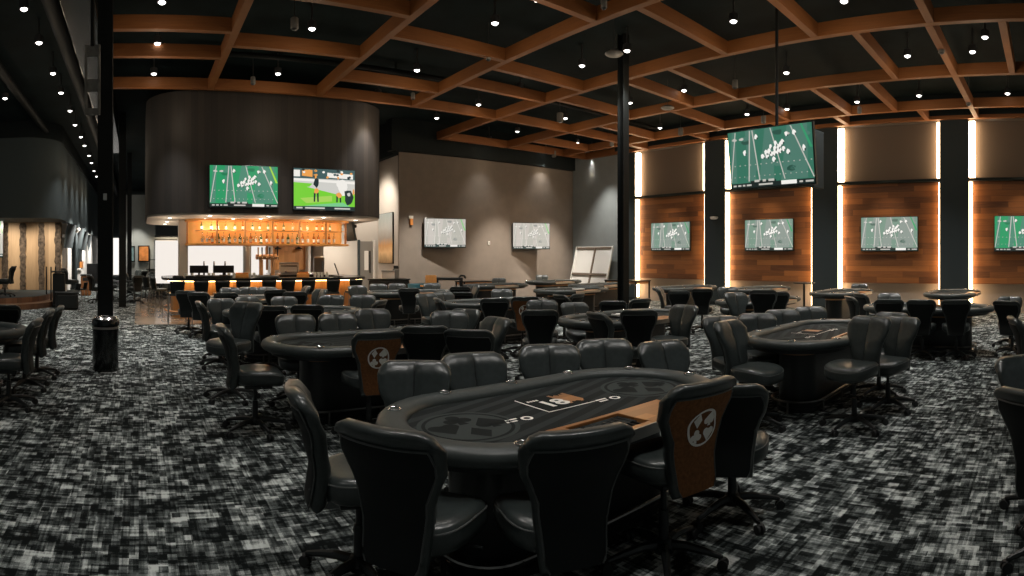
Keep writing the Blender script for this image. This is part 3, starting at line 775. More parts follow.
# ================================================================ POKER TABLES
TL, TW = 2.30, 1.24
def race(L, W, off, n=14, open_=None):
    """Points of the racetrack outline inset by off; open_ = half-width of the gap on the dealer side (-Y)."""
    r = W / 2 - off; s = L / 2 - W / 2
    P = arc(s, 0, r, -90, 90, n) + arc(-s, 0, r, 90, 270, n)
    if open_ is not None: P = [(open_, -r)] + P + [(-open_, -r)]
    return P
def poker_table(label, full=True):
    t = thing('poker_table', label, 'table')
    prof = [(.084 * (abs(math.cos(a)) ** .8) * (1 if math.cos(a) > 0 else -1), .742 + .050 * (abs(math.sin(a)) ** .8) * (1 if math.sin(a) > 0 else -1)) for a in [2 * PI * i / 14 for i in range(14)]]
    m = MB(); m.sweep([(x, y, 0) for x, y in race(TL, TW, .084, 16, .44)], prof); m.build('rail', M['rail'], t, angle=50)
    m = MB(); m.prism(race(TL, TW, .12, 16), .70, .742); m.build('felt_top', M['felt'], t, smooth=False)
    m = MB(); m.prism(race(TL, TW, .10, 16), .655, .70); m.build('apron', M['base_black'], t)
    m = MB(); m.prism(rounded(-.76, -.21, .76, .21, .20, n=8), .02, .625); m.build('pedestal', M['base_black'], t)
    m = MB(); m.prism(rounded(-.775, -.225, .775, .225, .215, n=8), .60, .655); m.build('copper_band', M['copper'], t)
    m = MB(); m.prism(rounded(-.785, -.235, .785, .235, .225, n=8), .0, .05); m.build('plinth', M['base_black'], t)
    ring = rounded(-.83, -.285, .83, .285, .26, n=8)
    m = MB(); m.tube([(x, y, .125) for x, y in ring], .013, seg=8, closed=True); fr = m.build('foot_rail', M['dark_steel'], t)
    for (x, y) in ((-.55, -.285), (.0, -.285), (.55, -.285), (-.55, .285), (0, .285), (.55, .285), (-.83, 0), (.83, 0)):
        m = MB(); m.cyl((x, y, 0), (x, y, .13), .014, seg=8); m.build('bracket', M['dark_steel'], fr)
    # dealer position: wood board with a tray opening, steel front
    hwid = TW / 2; y0, y1 = -hwid - .005, -hwid + .29
    xa, xb, sa, sb = -.44, .44, -.33, .06
    m = MB()
    m.box(((xa + sa) / 2, (y0 + y1) / 2, .742), (sa - xa, y1 - y0, .03), .003); m.box(((sb + xb) / 2, (y0 + y1) / 2, .742), (xb - sb, y1 - y0, .03), .003)
    m.box(((sa + sb) / 2, y1 - .016, .742), (sb - sa, .032, .03), .003); m.box(((sa + sb) / 2, y0 + .02, .742), (sb - sa, .04, .03), .003)
    m.build('dealer_board', M['board'], t, smooth=False)
    m = MB(); m.box((0, y0 - .004, .728), (xb - xa, .012, .06), .003); m.build('steel_edge', M['steel'], t, smooth=False)
    m = MB(); m.box(((sa + sb) / 2, (y0 + y1) / 2 - .015, .728), (sb - sa, .21, .012)); 
    for k in range(9): m.box((sa + .03 + k * (sb - sa - .06) / 8, (y0 + y1) / 2 - .015, .738), (.006, .21, .014))
    m.build('chip_tray', M['plastic'], t, smooth=False)
    P = race(TL, TW, .084, 16, .44)
    # cup holders set in the rail
    tot = 0; seg = []
    for a, b in zip(P[:-1], P[1:]):
        L = math.hypot(b[0] - a[0], b[1] - a[1]); seg.append((tot, L, a, b)); tot += L
    for k in range(9):
        s_ = tot * (k + .55) / 9.1
        for (q, L, a, b) in seg:
            if q <= s_ <= q + L:
                f = (s_ - q) / L; x, y = a[0] + (b[0] - a[0]) * f, a[1] + (b[1] - a[1]) * f; break
        m = MB(); m.lathe([(.030, .750), (.030, .794), (.034, .798), (.041, .796), (.042, .792), (.034, .790)], (x, y, 0), seg=16); m.lathe([(0, .768), (.030, .768)], (x, y, 0), seg=16); m.build('cup_holder', M['chrome'], t)
    # printed marks
    def ringp(m, cx, cy, r0, r1, z, n=36):
        for i in range(n):
            a, b = 2 * PI * i / n, 2 * PI * (i + 1) / n
            m.poly([(cx + r * math.cos(q), cy + r * math.sin(q), z) for r, q in ((r0, a), (r1, a), (r1, b), (r0, b))])
    for sx in (-1, 1):
        cx = sx * .68
        m = MB(); m.poly([(cx + .27 * math.cos(a), .0 + .27 * math.sin(a), .7428) for a in [2 * PI * i / 40 for i in range(40)]])
        m.mi = 1; ringp(m, cx, 0, .225, .245, .7436)
        for si, (ox, oy) in enumerate(((0, .122), (.128, 0), (0, -.122), (-.128, 0))):
            for out in SUITS[(3, 0, 1, 2)[si]]: m.poly([(cx + ox + x * .175, oy + y * .175, .7438) for x, y in out])
        o = m.build('felt_emblem', [M['felt_mark'], M['felt_dark']], t, smooth=False, recalc=False); o['label'] = 'round card-suit emblem woven in the felt'
    return t
def marks(t, number):
    # plaque print in the middle: dark field, tan picture half, pale border on two sides
    m = MB(); m.poly([(-.17, -.05, .7432), (.20, -.05, .7432), (.20, .28, .7432), (-.17, .28, .7432)])
    m.mi = 1; m.poly([(-.17, -.05, .744), (.20, -.05, .744), (.20, -.04, .744), (-.17, -.04, .744)]); m.poly([(-.17, -.04, .744), (-.16, -.04, .744), (-.16, .28, .744), (-.17, .28, .744)])
    m.mi = 2
    for i in range(6):
        x0 = .06 + .023 * i; m.poly([(x0, .02 + .012 * ((i * 5) % 4), .744), (x0 + .023, .02 + .012 * ((i * 3) % 4), .744), (x0 + .023, .25 - .01 * ((i * 7) % 5), .744), (x0, .25 - .012 * ((i * 3) % 5), .744)])
    m.build('printed_plaque', [M['felt_dark'], M['white_print'], M['board']], t, smooth=False, recalc=False)
    for cx, cy in ((-.40, -.06), (.29, -.07)):
        m = MB()
        for j, ln in enumerate((.09, .07)): m.poly([(cx - .08, cy + .02 - j * .035, .7436), (cx - .08 + ln, cy + .02 - j * .035, .7436), (cx - .08 + ln, cy + .038 - j * .035, .7436), (cx - .08, cy + .038 - j * .035, .7436)])
        for i in range(16):
            a, b = 2 * PI * i / 16, 2 * PI * (i + 1) / 16
            m.poly([(cx + .06 + r * math.cos(q), cy + r * math.sin(q), .7436) for r, q in ((.02, a), (.036, a), (.036, b), (.02, b))])
        m.build('printed_text', M['white_print'], t, smooth=False, recalc=False)
    m = MB()
    for j in range(4): m.poly([(-.13 + j * .022, .19, .7446), (-.115 + j * .022, .19, .7446), (-.115 + j * .022, .215, .7446), (-.13 + j * .022, .215, .7446)])
    m.build('printed_text', M['white_print'], t, smooth=False, recalc=False)
    if number:
        cu = bpy.data.curves.new('number', 'FONT'); cu.body = '18'; cu.size = .185; cu.extrude = .0004; cu.offset = .006; cu.align_x = 'LEFT'
        tmp = bpy.data.objects.new('tmp', cu); COL.objects.link(tmp)
        me = bpy.data.meshes.new_from_object(tmp); bpy.data.objects.remove(tmp); me.name = 'number'; me.materials.clear(); me.materials.append(M['white_print'])
        o = bpy.data.objects.new('number', me); COL.objects.link(o); o.parent = t; o.location = (-.105, .03, .7456); o['label'] = 'white number 18 printed on the felt'
TABLES = [(1, 2.30, 2.53, 0, 'long black poker table nearest the camera, dark felt marked 18'), (2, 2.36, 5.58, 0, 'black poker table at left of centre behind the foreground chairs, emblem chair at its side'),
 (0, -2.45, 6.75, -6, 'dark poker table cut off by the left photo edge'), (3, 6.22, 2.60, 0, 'poker table at right with the orange dealer board'), (4, 6.30, 5.60, 0, 'poker table in the centre with pale chips, beyond the foreground chair row'),
 (5, 2.45, 8.95, 0, 'third poker table back at left, between bar and foreground'), (8, 2.45, 12.0, 0, 'poker table closest to the bar stools'), (7, 6.50, 9.15, 0, 'poker table under the left screen of the brown wall'),
 (6, 6.45, 12.75, 0, 'poker table in front of the landscape canvas and door'), (11, 10.5, 11.3, 0, 'poker table with dark pedestal before the leaning board'), (15, 10.3, 5.6, 0, 'poker table right below the hanging screen'),
 (17, 9.78, 2.05, 90, 'dark poker table below the third wood panel behind three chair backs'), (13, 13.4, 9.7, 0, 'distant poker table under the leftmost wood panel'), (14, 14.0, 7.6, 0, 'distant poker table under the second wood panel'),
 (16, 13.5, 5.0, 0, 'poker table holding white papers in front of a dark pilaster'), (18, 13.9, 2.3, 0, 'distant poker table at right in front of the rightmost dark pilaster'), (9, 10.4, 14.7, 0, 'far poker table standing left of the right wall screen'),
 (10, 13.6, 15.6, 0, 'farthest poker table in the corner left of the leaning board'), (12, 13.0, 12.7, 0, 'far poker table between leaning board and slim black column')]
pt0 = poker_table(TABLES[0][4]); ptt = tree_of(pt0)
TOB = {}
for i, (k, x, y, rz, lab) in enumerate(TABLES):
    o = pt0 if i == 0 else copy_tree(ptt)
    o.location = (x, y, 0); o.rotation_euler = (0, 0, math.radians(rz)); tag(o, lab, 'table', 'poker tables'); TOB[k] = o
    if k in (1, 3): marks(o, k == 1)
# things on the tables
def sheet(x, y, z, w_, h_, rz, label):
    m = MB(); m.box((0, 0, .003), (w_, h_, .006), .001); o = m.build('paper', M['cloth_white'], smooth=False); o.location = (x, y, z); o.rotation_euler.z = rz; tag(o, label, 'paper', 'papers on tables')
sheet(13.0, 5.05, .745, .32, .24, .3, 'white paper lying on the table at the dark pilaster'); sheet(13.5, 4.72, .745, .3, .22, -.2, 'second white paper on the table at the dark pilaster')
def chips(x, y, z, label, n=10):
    t = thing('chip_rack', label, 'chips', (x, y, z), 0, 'chip racks')
    m = MB(); m.box((0, 0, .012), (.36, .20, .024), .004); m.build('rack', M['plastic'], t)
    for k in range(n):
        m = MB(); m.cyl((-.15 + k * .3 / (n - 1), -.075, .04), (-.15 + k * .3 / (n - 1), .02 + .05 * random.random(), .04), .0165, seg=12); m.build('chip_stack', M['cloth_white'], t)
p = onz(622, 317, .745); chips(p.x, p.y, .745, 'rack of pale chips on the centre poker table')
p = onz(620, 298.5, .95)
chips(10.45, 11.0, .745, 'rack of pale chips on the table before the leaning board', 8)
# side tables with thin legs at the wall, a bar-height round one, the frame table at the brown wall
def leg_table(x, y, wx, wy, h, label, rz=0):
    t = thing('side_table', label, 'table', (x, y, 0), rz)
    m = MB(); m.box((0, 0, h - .02), (wx, wy, .04), .006); m.build('table_top', M['base_black'], t, smooth=False)
    m = MB(); m.box((0, 0, h - .08), (wx - .12, wy - .12, .08)); m.build('apron', M['copper'], t, smooth=False)
    for sx in (-1, 1):
        for sy in (-1, 1):
            m = MB(); m.box((sx * (wx / 2 - .04), sy * (wy / 2 - .04), (h - .04) / 2), (.045, .045, h - .04)); m.build('leg', M['plastic'], t, smooth=False)
leg_table(15.3, 13.6, .8, 1.5, .82, 'black side table on thin legs left of the leftmost light strip')
leg_table(11.1, 16.9, 1.3, .6, .80, 'narrow black table against the brown wall behind the far tables')
t = thing('round_side_table', 'small round bar-height table right of the second wood panel', 'table', tuple(pol(804, 16.2)))
m = MB(); m.lathe([(0, .885), (.30, .885), (.31, .90), (.30, .915), (0, .915)], seg=24); m.build('table_top', M['base_black'], t)
m = MB(); m.cyl((0, 0, .02), (0, 0, .89), .03); m.build('post', M['plastic'], t)
m = MB(); m.lathe([(0, 0), (.2, 0), (.2, .012), (.05, .03), (0, .03)], seg=20); m.build('foot', M['plastic'], t)
p = pol(449, 17.4)
t = thing('service_cart', 'tall open-sided black stand before the brown wall, left of the far tables', 'stand', (p.x, p.y, 0), -th(449))
for x_ in (-.36, .36):
    m = MB(); m.box((x_, 0, .5), (.10, .5, 1.0), .01); m.build('side_frame', M['plastic'], t, smooth=False)
m = MB(); m.box((0, 0, .97), (.82, .55, .07), .01); m.build('top', M['plastic'], t, smooth=False)
m = MB(); m.box((.0, .2, .35), (.62, .04, .5)); m.build('back_board', M['plastic'], t, smooth=False)
m = MB(); m.tube([(.30, 0, 1.0), (.36, 0, 1.07), (.46, 0, 1.06), (.5, 0, .98)], .03, seg=8); m.build('handle', M['plastic'], t)
# blue bin and orange chair-like block left of it
p = pol(418, 17.2); t = thing('storage_bin', 'dark bin with a blue rim at the left foot of the brown wall', 'bin', (p.x, p.y, 0))
m = MB(); m.lathe([(0, 0), (.22, 0), (.29, .80), (.27, .80), (.2, .03), (0, .03)], seg=20); m.build('body', M['plastic'], t)
m = MB(); m.lathe([(.30, .72), (.31, .82), (.29, .83), (.28, .72)], seg=20); m.build('rim', M['teal'], t)
p = pol(428, 16.9); t = thing('high_chair', 'small orange wooden high chair at the left of the brown wall', 'high chair', (p.x, p.y, 0), -th(428) + .5)
for sx in (-1, 1):
    for sy in (-1, 1):
        m = MB(); m.tube([(sx * .24, sy * .24, 0), (sx * .17, sy * .17, .78)], .022, seg=8); m.build('leg', M['amber'], t)
m = MB(); m.box((0, 0, .60), (.36, .36, .03), .008); m.build('seat', M['amber'], t)
m = MB(); m.box((0, -.18, .92), (.36, .03, .36), .01); m.build('backrest', M['amber'], t)
for sx in (-1, 1):
    m = MB(); m.box((sx * .18, -.02, .78), (.03, .34, .05), .008); m.build('armrest', M['amber'], t)

# ================================================================ SCREENS
def cl(c, s=1.0): return tuple(v * s for v in lin(c))
SCOL = {
 'green': [(38, 150, 98), (75, 135, 112), (200, 196, 190), (238, 235, 228), (22, 34, 34), (170, 215, 60), (28, 120, 80)],
 'dim': [(52, 112, 92), (76, 120, 106), (190, 188, 180), (240, 238, 232), (22, 34, 34), (52, 150, 105), (40, 80, 68)],
 'pale': [(196, 190, 182), (184, 182, 172), (215, 211, 204), (225, 222, 215), (30, 60, 58), (120, 205, 120), (150, 152, 146)],
 'grey': [(120, 148, 132), (140, 152, 144), (205, 202, 195), (245, 242, 236), (25, 45, 42), (60, 165, 105), (85, 110, 98)],
}
SM = {k: [emit('screen_%s_%d' % (k, i), cl(c), 1.0) for i, c in enumerate(v)] for k, v in SCOL.items()}
SM['game'] = [emit('screen_game_%d' % i, cl(c), 1.0) for i, c in enumerate([(118, 205, 55), (165, 210, 90), (205, 204, 198), (238, 235, 228), (25, 45, 48), (235, 160, 80), (120, 200, 140), (60, 90, 92)])]
def quad(m, W, H, pts, z, mi):
    m.mi = mi; m.poly([((u - .5) * W, -z, (v - .5) * H) for u, v in pts])
def blob(m, W, H, u, v, a, b, z, mi, n=8, rnd=random):
    m.mi = mi; m.poly([((u - .5) * W + a * (.7 + .5 * rnd.random()) * math.cos(2 * PI * i / n), -z, (v - .5) * H + b * (.7 + .5 * rnd.random()) * math.sin(2 * PI * i / n)) for i in range(n)])
def field(W, H, kind):
    """A broadcast of a playing field, flat on the screen, local XZ plane, facing -Y."""
    m = MB(); R = random.Random(3)
    quad(m, W, H, [(0, 0), (1, 0), (1, 1), (0, 1)], 0, 0)
    for u0, u1, s0 in ((.0, .10, .05), (.24, .34, -.02), (.36, .56, .10), (.62, .95, .10)):
        quad(m, W, H, [(u0, .1), (u1 - .02, .1), (u1, 1), (u0 + s0, 1)], .0006, 1)
    for _ in range(14):
        blob(m, W, H, R.random() * .9 + .05, R.random() * .8 + .15, W * .06, H * .05, .0008, R.choice([1, 1, 6]), 9, R)
    for (ua, ub, wd) in ((.00, .09, .012), (.225, .27, .014), (.36, .30, .014), (.66, .52, .012), (.99, .755, .014)):
        quad(m, W, H, [(ua, .11), (ua + wd, .11), (ub + wd, .99), (ub, .99)], .001, 2)
    quad(m, W, H, [(.97, .60), (1, .60), (.89, 1), (.87, 1)], .0011, 5)
    for k in range(15): quad(m, W, H, [(.06 + k * .065, .39), (.075 + k * .065, .39), (.075 + k * .065, .405), (.06 + k * .065, .405)], .0011, 2)
    for k in range(15): quad(m, W, H, [(.05 + k * .062, .19), (.062 + k * .062, .19), (.062 + k * .062, .203), (.05 + k * .062, .203)], .0011, 2)
    sp = [(.42, .52), (.46, .58), (.50, .60), (.47, .52), (.53, .55), (.57, .64), (.56, .56), (.61, .66), (.60, .58), (.64, .70), (.63, .60), (.67, .62), (.52, .68), (.58, .72), (.20, .62), (.35, .87), (.71, .86), (.80, .87), (.90, .60), (.72, .56), (.55, .46), (.66, .74)]
    for u, v in sp:
        blob(m, W, H, u, v, W * .022, H * .05, .0016, 3, 7, R); blob(m, W, H, u + .014, v - .03, W * .008, H * .022, .002, 4, 6, R)
    for u in (.08, .17, .72): blob(m, W, H, u, .86, W * .03, H * .025, .0014, 2, 10, R)
    quad(m, W, H, [(0, 0), (1, 0), (1, .085), (0, .085)], .0022, 4)
    quad(m, W, H, [(.62, .018), (.80, .018), (.80, .085), (.62, .085)], .0026, 3)
    for u0, u1 in ((.03, .07), (.09, .13), (.15, .18), (.20, .26), (.35, .52), (.83, .87), (.90, .99)): quad(m, W, H, [(u0, .03), (u1, .03), (u1, .06), (u0, .06)], .0026, 2)
    quad(m, W, H, [(.25, .085), (.56, .085), (.56, .115), (.25, .115)], .0024, 4)
    for u0, u1 in ((.30, .36), (.40, .44), (.47, .54)): quad(m, W, H, [(u0, .09), (u1, .09), (u1, .13), (u0, .13)], .0027, 2)
    return m, SM[kind]
def game(W, H):
    m = MB(); R = random.Random(5)
    quad(m, W, H, [(0, 0), (1, 0), (1, 1), (0, 1)], 0, 2)
    quad(m, W, H, [(0, .08), (.62, .08), (1, .30), (1, .14), (0, .62), (0, .3)][:4] + [(0, .62)], .0006, 0)
    quad(m, W, H, [(0, .10), (1, .10), (1, .42), (.6, .40), (0, .34)], .0008, 0); quad(m, W, H, [(.1, .28), (.62, .36), (.62, .22), (.2, .16)], .001, 1)
    quad(m, W, H, [(.1, .08), (.95, .08), (.8, .2), (.35, .13)], .0012, 6)
    quad(m, W, H, [(0, .52), (.25, .56), (.3, .64), (0, .66)], .001, 0)
    quad(m, W, H, [(0, .76), (1, .76), (1, 1), (0, 1)], .001, 7); quad(m, W, H, [(0, .80), (.1, .80), (.1, .96), (0, .96)], .0012, 3); quad(m, W, H, [(.13, .82), (.3, .80), (.3, .97), (.13, .97)], .0012, 5)
    quad(m, W, H, [(.54, .80), (.97, .78), (.97, .90), (.54, .92)], .0012, 3); quad(m, W, H, [(.0, .70), (1, .66), (1, .72), (0, .76)], .0013, 3)
    for _ in range(26): blob(m, W, H, R.random(), .8 + .18 * R.random(), W * .025, H * .03, .0016, R.choice([3, 4, 4, 5, 7]), 7, R)
    # two players and a line of men at the right edge
    for u, s in ((.36, 1.0), (.73, .8)):
        blob(m, W, H, u, .66, W * .045 * s, H * .12 * s, .002, 4 if u < .5 else 3, 9, R); blob(m, W, H, u - .01, .80, W * .018, H * .035, .0022, 5, 8, R)
        blob(m, W, H, u, .46 if u < .5 else .38, W * .045, H * .07, .0021, 5, 8, R)
        for du in (-.03, .03): quad(m, W, H, [(u + du - .012, .20), (u + du + .012, .20), (u + du * .8 + .015, .42), (u + du * .8 - .015, .42)], .002, 4)
    blob(m, W, H, .80, .58, W * .08, H * .2, .0018, 3, 11, R); blob(m, W, H, .90, .34, W * .09, H * .22, .0024, 4, 10, R); blob(m, W, H, .9, .4, W * .03, H * .06, .0028, 2, 7, R); blob(m, W, H, .98, .46, W * .02, H * .08, .0028, 5, 7, R)
    quad(m, W, H, [(0, 0), (1, 0), (1, .10), (0, .085)], .003, 4)
    for u0, u1 in ((.04, .14), (.18, .5), (.66, .92)): quad(m, W, H, [(u0, .03), (u1, .03), (u1, .065), (u0, .065)], .0034, 2)
    return m, SM['game']
def tv(loc, az, W, H, kind, label, tilt=0.0, roll=0.0, depth=.07, mount='wall', off=.10):
    """az: heading the viewer looks along to see the screen square on."""
    t = thing('television', label, 'television', loc, -az, 'sports screens')
    R = Matrix.Rotation(tilt, 3, 'X') @ Matrix.Rotation(roll, 3, 'Y')
    m = MB(); m.box((0, depth / 2 + .006, 0), (W + .035, depth, H + .035), .008); o = m.build('casing', M['tv_black'], t, smooth=False); o.matrix_local = R.to_4x4()
    m, mm = game(W, H) if kind == 'game' else field(W, H, kind)
    o = m.build('screen', mm, t, smooth=False, recalc=False); o.matrix_local = R.to_4x4() @ Matrix.Translation((0, .002, 0))
    if mount == 'wall':
        m = MB(); m.box((0, depth + off / 2, 0), (.34, off, .30), .006); m.build('wall_mount', M['plastic'], t, smooth=False)
    return t
# drum screens
YD = 13.9
def ondrum(x0, x1, y0, y1):
    xa, xb = YD * math.tan(th(x0)), YD * math.tan(th(x1)); d = math.hypot(YD, (xa + xb) / 2)
    return (xa + xb) / 2, xb - xa, zat((y0 + y1) / 2, d), d * (y1 - y0) / F
cx, W, cz, H = ondrum(209, 278.5, 165, 208); tv((cx, YD, cz), 0, W - .04, H - .04, 'green', 'left screen on the dark drum, green field in play', off=.08)
cx, W, cz, H = ondrum(293, 355.5, 168.5, 211); tv((cx, YD, cz), 0, W - .04, H - .04, 'game', 'right screen on the dark drum, player close-up on bright grass', off=.08)
# brown wall
for x0, x1, yc, nm in ((424.5, 466, 233, 'left screen on the brown wall, pale washed-out field'), (514, 549, 236, 'right screen on the brown wall, pale washed-out field')):
    az = th((x0 + x1) / 2); Yw = WY - .42; d = Yw / math.cos(az); p = pol((x0 + x1) / 2, d)
    tv((p.x, p.y, zat(yc, d)), az * .55, 1.46, .98, 'pale', nm, tilt=0, off=.3)
# video wall bays
for (a, b), nm, k, yc in zip(BAYS, ('screen on the leftmost wood panel', 'screen on the second wood panel, under the hanging screen', 'screen on the third wood panel', 'screen on the rightmost wood panel, cut by the photo edge'), ('grey', 'grey', 'grey', 'green'), (236.5, 235, 234, 233.5)):
    c = (a + b) / 2 - .03; xx = WX + .08; d = math.hypot(xx, c)
    tv((xx, c, zat(yc, d)), PI / 2, 1.74, 1.0, k, nm, off=.06)
# hanging pair of screens on a ceiling pole
p = pol(769.5, 9.4); az = th(769.5) + math.radians(32)
hz = zat(157, 9.4)
HT = tv((p.x, p.y, hz), az, 1.60, .94, 'dim', 'large hanging screen on a ceiling pole at upper right, turned to the room', tilt=math.radians(7), mount='none', roll=0)
bx = bpy.data.objects
m = MB(); m.cyl((.03, .18, .1), (.03, .18, DECK - hz), .028, seg=12); m.build('pole', M['column'], HT)
m = MB(); m.box((0.03, .14, .0), (.5, .12, .12), .01); m.build('bracket', M['plastic'], HT, smooth=False)
p2 = p + Vector((math.cos(-az) * .42 + math.sin(az) * .42, math.sin(-az) * .42 + math.cos(az) * .42, 0))
tv((p2.x, p2.y, hz + .02), az - math.radians(70) , 1.60, .94, 'dim', 'second hanging screen, only its dark edge showing right of the first', tilt=0, mount='none') if False else None
p2 = pol(819, 9.75)
T2 = thing('television', 'second hanging screen seen almost edge-on, right of the large one', 'television', (p2.x, p2.y, hz + .02), -(th(817) + math.radians(-62)), 'sports screens')
m = MB(); m.box((0, .04, 0), (.36, .08, .97), .01); m.build('casing', M['darkgrey'], T2, smooth=False)
mw = lambda o: Matrix.Translation(o.location) @ o.rotation_euler.to_matrix().to_4x4()
qa = mw(HT) @ Vector((.03, .20, .0)); qb = mw(T2) @ Vector((0, .04, 0))
m = MB(); m.tube([qa, qb], .03, seg=8); m.bm.transform(mw(T2).inverted()); m.build('mount_arm', M['plastic'], T2)

# ================================================================ BAR
DR = rounded(.20, 14.0, 6.62, 19.0, 1.25, n=12)
m = MB(); m.prism(DR, 2.70, 5.68); dr = m.build('drum', M['drum'], angle=30)
tag(dr, 'large dark rounded wood-clad drum hanging over the bar', 'bar canopy')
m = MB(); m.prism(rounded(.23, 14.03, 6.59, 18.97, 1.22, n=12), 2.655, 2.70); m.build('soffit', M['lightwall'], dr, angle=30)
m = MB()
for i, (x, y) in enumerate([(169.7, 218), (167, 221.7), (165, 224), (210.4, 215.4), (205, 218.6), (203.5, 222.4), (194, 224.5), (215.5, 219), (233, 218.8), (240.5, 224.5), (253.5, 221.7), (271.5, 215.6), (260.7, 218.7), (297.4, 222), (284.3, 224.8), (311.4, 219.4), (326.4, 216.9), (323, 225.6), (338.8, 222.7), (355.6, 220.3)]):
    p = onz(x, y, 2.65)
    p.y = min(max(p.y, 14.25), 18.6)
    t = thing('canopy_light', 'small spot under the drum, %s from the left' % (['1st', '2nd', '3rd'] + ['%dth' % q for q in range(4, 30)])[[z for z in sorted([169.7, 167, 165, 210.4, 205, 203.5, 194, 215.5, 233, 240.5, 253.5, 271.5, 260.7, 297.4, 284.3, 311.4, 326.4, 323, 338.8, 355.6])].index(x)], 'ceiling light', tuple(p), 0, 'spots under the drum')
    q = MB(); q.lathe([(.055, .0), (.068, -.004), (.07, .01)], seg=14); q.build('ring', M['steel'], t)
    q = MB(); q.lathe([(0, -.012), (.04, -.008), (.056, .0)], seg=14); q.build('lens', M['lens'], t)
    spot(t, 'lamp_light', (0, 0, -.03), 14, 130, .9, (1, .74, .46), rad=.04); fill_point(t, 6.0, -.25)
m.bm.free()
# amber display cabinet under the drum
CX0, CX1, CY0 = 1.28, 5.95, 15.3
cab = thing('bottle_display', 'amber glowing display cabinet hanging under the drum', 'cabinet', ((CX0 + CX1) / 2, CY0, 0))
ox, oy = cab.location.x, cab.location.y
def cpl(x0, y0, x1, y1, r): return [(x - ox, y - oy) for x, y in rounded(x0, y0, x1, y1, r, (1, 0, 0, 1))]
m = MB(); m.prism(cpl(CX0, CY0, CX1, 16.4, .45), 1.94, 1.99); m.build('bottom_shelf', M['amber'], cab, angle=30)
m = MB(); m.prism(cpl(CX0, CY0, CX1, 16.4, .45), 2.60, 2.66); m.build('top_rail', M['amber'], cab, angle=30)
m = MB(); m.prism(cpl(CX0 + .1, CY0 + .45, CX1 - .1, 16.4, .3), 1.99, 2.60); m.build('back_board', M['amber_glow'], cab, angle=30)
for k in range(7):
    m = MB(); x = CX0 + .05 + (CX1 - CX0 - .1) * k / 6 - ox
    m.box((x, .04 if 0 < k < 6 else .5, 2.30), (.05, .05, .62), .006); m.build('post', M['amber_front'], cab, smooth=False)
m = MB(); m.box((0, .20, 2.34), (CX1 - CX0 - .5, .30, .018)); m.build('glass_shelf', M['amber'], cab, smooth=False)
LB = bpy.data.lights.new('cabinet_light', 'AREA'); LB.shape = 'RECTANGLE'; LB.size = 4.0; LB.size_y = .12; LB.energy = 16; LB.color = (1, .62, .28)
ob = bpy.data.objects.new('cabinet_light', LB); COL.objects.link(ob); ob.location = (0, .12, 2.595); ob.parent = cab
def bottle(h, r, mtl):
    t = thing('bottle', 'bottle', 'bottle')
    m = MB(); m.lathe([(0, 0), (r, 0), (r, h * .58), (r * .8, h * .66), (r * .32, h * .75), (r * .3, h * .96), (0, h * .96)], seg=12); m.build('glass_body', mtl, t)
    m = MB(); m.lathe([(r * .36, h * .93), (r * .36, h), (0, h)], seg=10); m.build('cap', M['plastic'], t)
    m = MB(); m.lathe([(r * 1.02, h * .15), (r * 1.02, h * .45)], seg=12); m.build('paper_label', M['cloth_white'], t)
    return t
bp = [bottle(.29, .038, M['amber_glass']), bottle(.30, .036, M['glass']), bottle(.27, .042, M['green_glass'])]
bt = [tree_of(b) for b in bp]; nb = [0, 0, 0]
R = random.Random(11)
for row, (z, n) in enumerate(((1.99, 26), (2.35, 17))):
    for k in range(n):
        i = R.randrange(3)
        o = bp[i] if nb[i] == 0 else copy_tree(bt[i]); nb[i] += 1
        o.location = (CX0 + .4 + (CX1 - CX0 - .8) * (k + .3 * R.random()) / n, CY0 + .18 + .08 * R.random(), z); s = .85 if row else 1.0; o.scale = (s, s, s)
        tag(o, 'bottle on the %s shelf of the amber display cabinet, %d in from its left end' % ('lower' if row == 0 else 'upper', k + 1), 'bottle', 'bottles in the amber display')
# stemware hanging/standing at left of the display
g0 = None
for k in range(10):
    if g0 is None:
        g0 = thing('wine_glass', 'glass', 'glass')
        m = MB(); m.lathe([(.035, 0), (.035, .004), (.005, .01), (.005, .08), (.03, .10), (.04, .14), (.032, .19), (.030, .19), (.037, .14), (.028, .105), (0, .09)], seg=14); m.build('bowl', M['glass'], g0); gt = tree_of(g0); o = g0
    else: o = copy_tree(gt)
    o.location = (CX0 + .45 + .17 * k, CY0 + .12, 1.992 + (.0))
    tag(o, 'stemmed glass at the front of the amber display, %d in from its left end' % (k + 1), 'glass', 'glasses in the display')
# bar counter
bar = thing('bar_counter', 'curved bar counter with dark top and glowing amber front', 'bar counter', (3.3, 14.7, 0))
sh = lambda P: [(x - 3.3, y - 14.7) for x, y in P]
m = MB(); m.sweep([(x, y, 0) for x, y in sh(rounded(.98, 14.98, 6.07, 17.32, .7, n=10))], [(-.06, 0), (.06, 0), (.06, 1.0), (-.06, 1.0)], closed=True); m.build('front_panel', M['amber_front'], bar, angle=30)
m = MB(); m.sweep([(x, y, 0) for x, y in sh(rounded(.97, 14.97, 6.08, 17.33, .7, n=10))], [(-.30, 1.01), (.32, 1.01), (.32, 1.075), (-.30, 1.075)], closed=True); m.build('counter_top', M['gloss_black'], bar, angle=30)
m = MB(); m.sweep([(x, y, 0) for x, y in sh(rounded(.80, 14.80, 6.25, 17.5, .8, n=10))], [(-.02, .985), (.02, .985), (.02, 1.008), (-.02, 1.008)], closed=True); m.build('under_light', emit('bar_light', (1, .60, .26), 13.0), bar, angle=30)
m = MB(); m.tube([(x, y, .2) for x, y in sh(rounded(.72, 14.72, 6.33, 17.58, .9, n=10))], .022, seg=8, closed=True); m.build('foot_rail', M['copper'], bar)
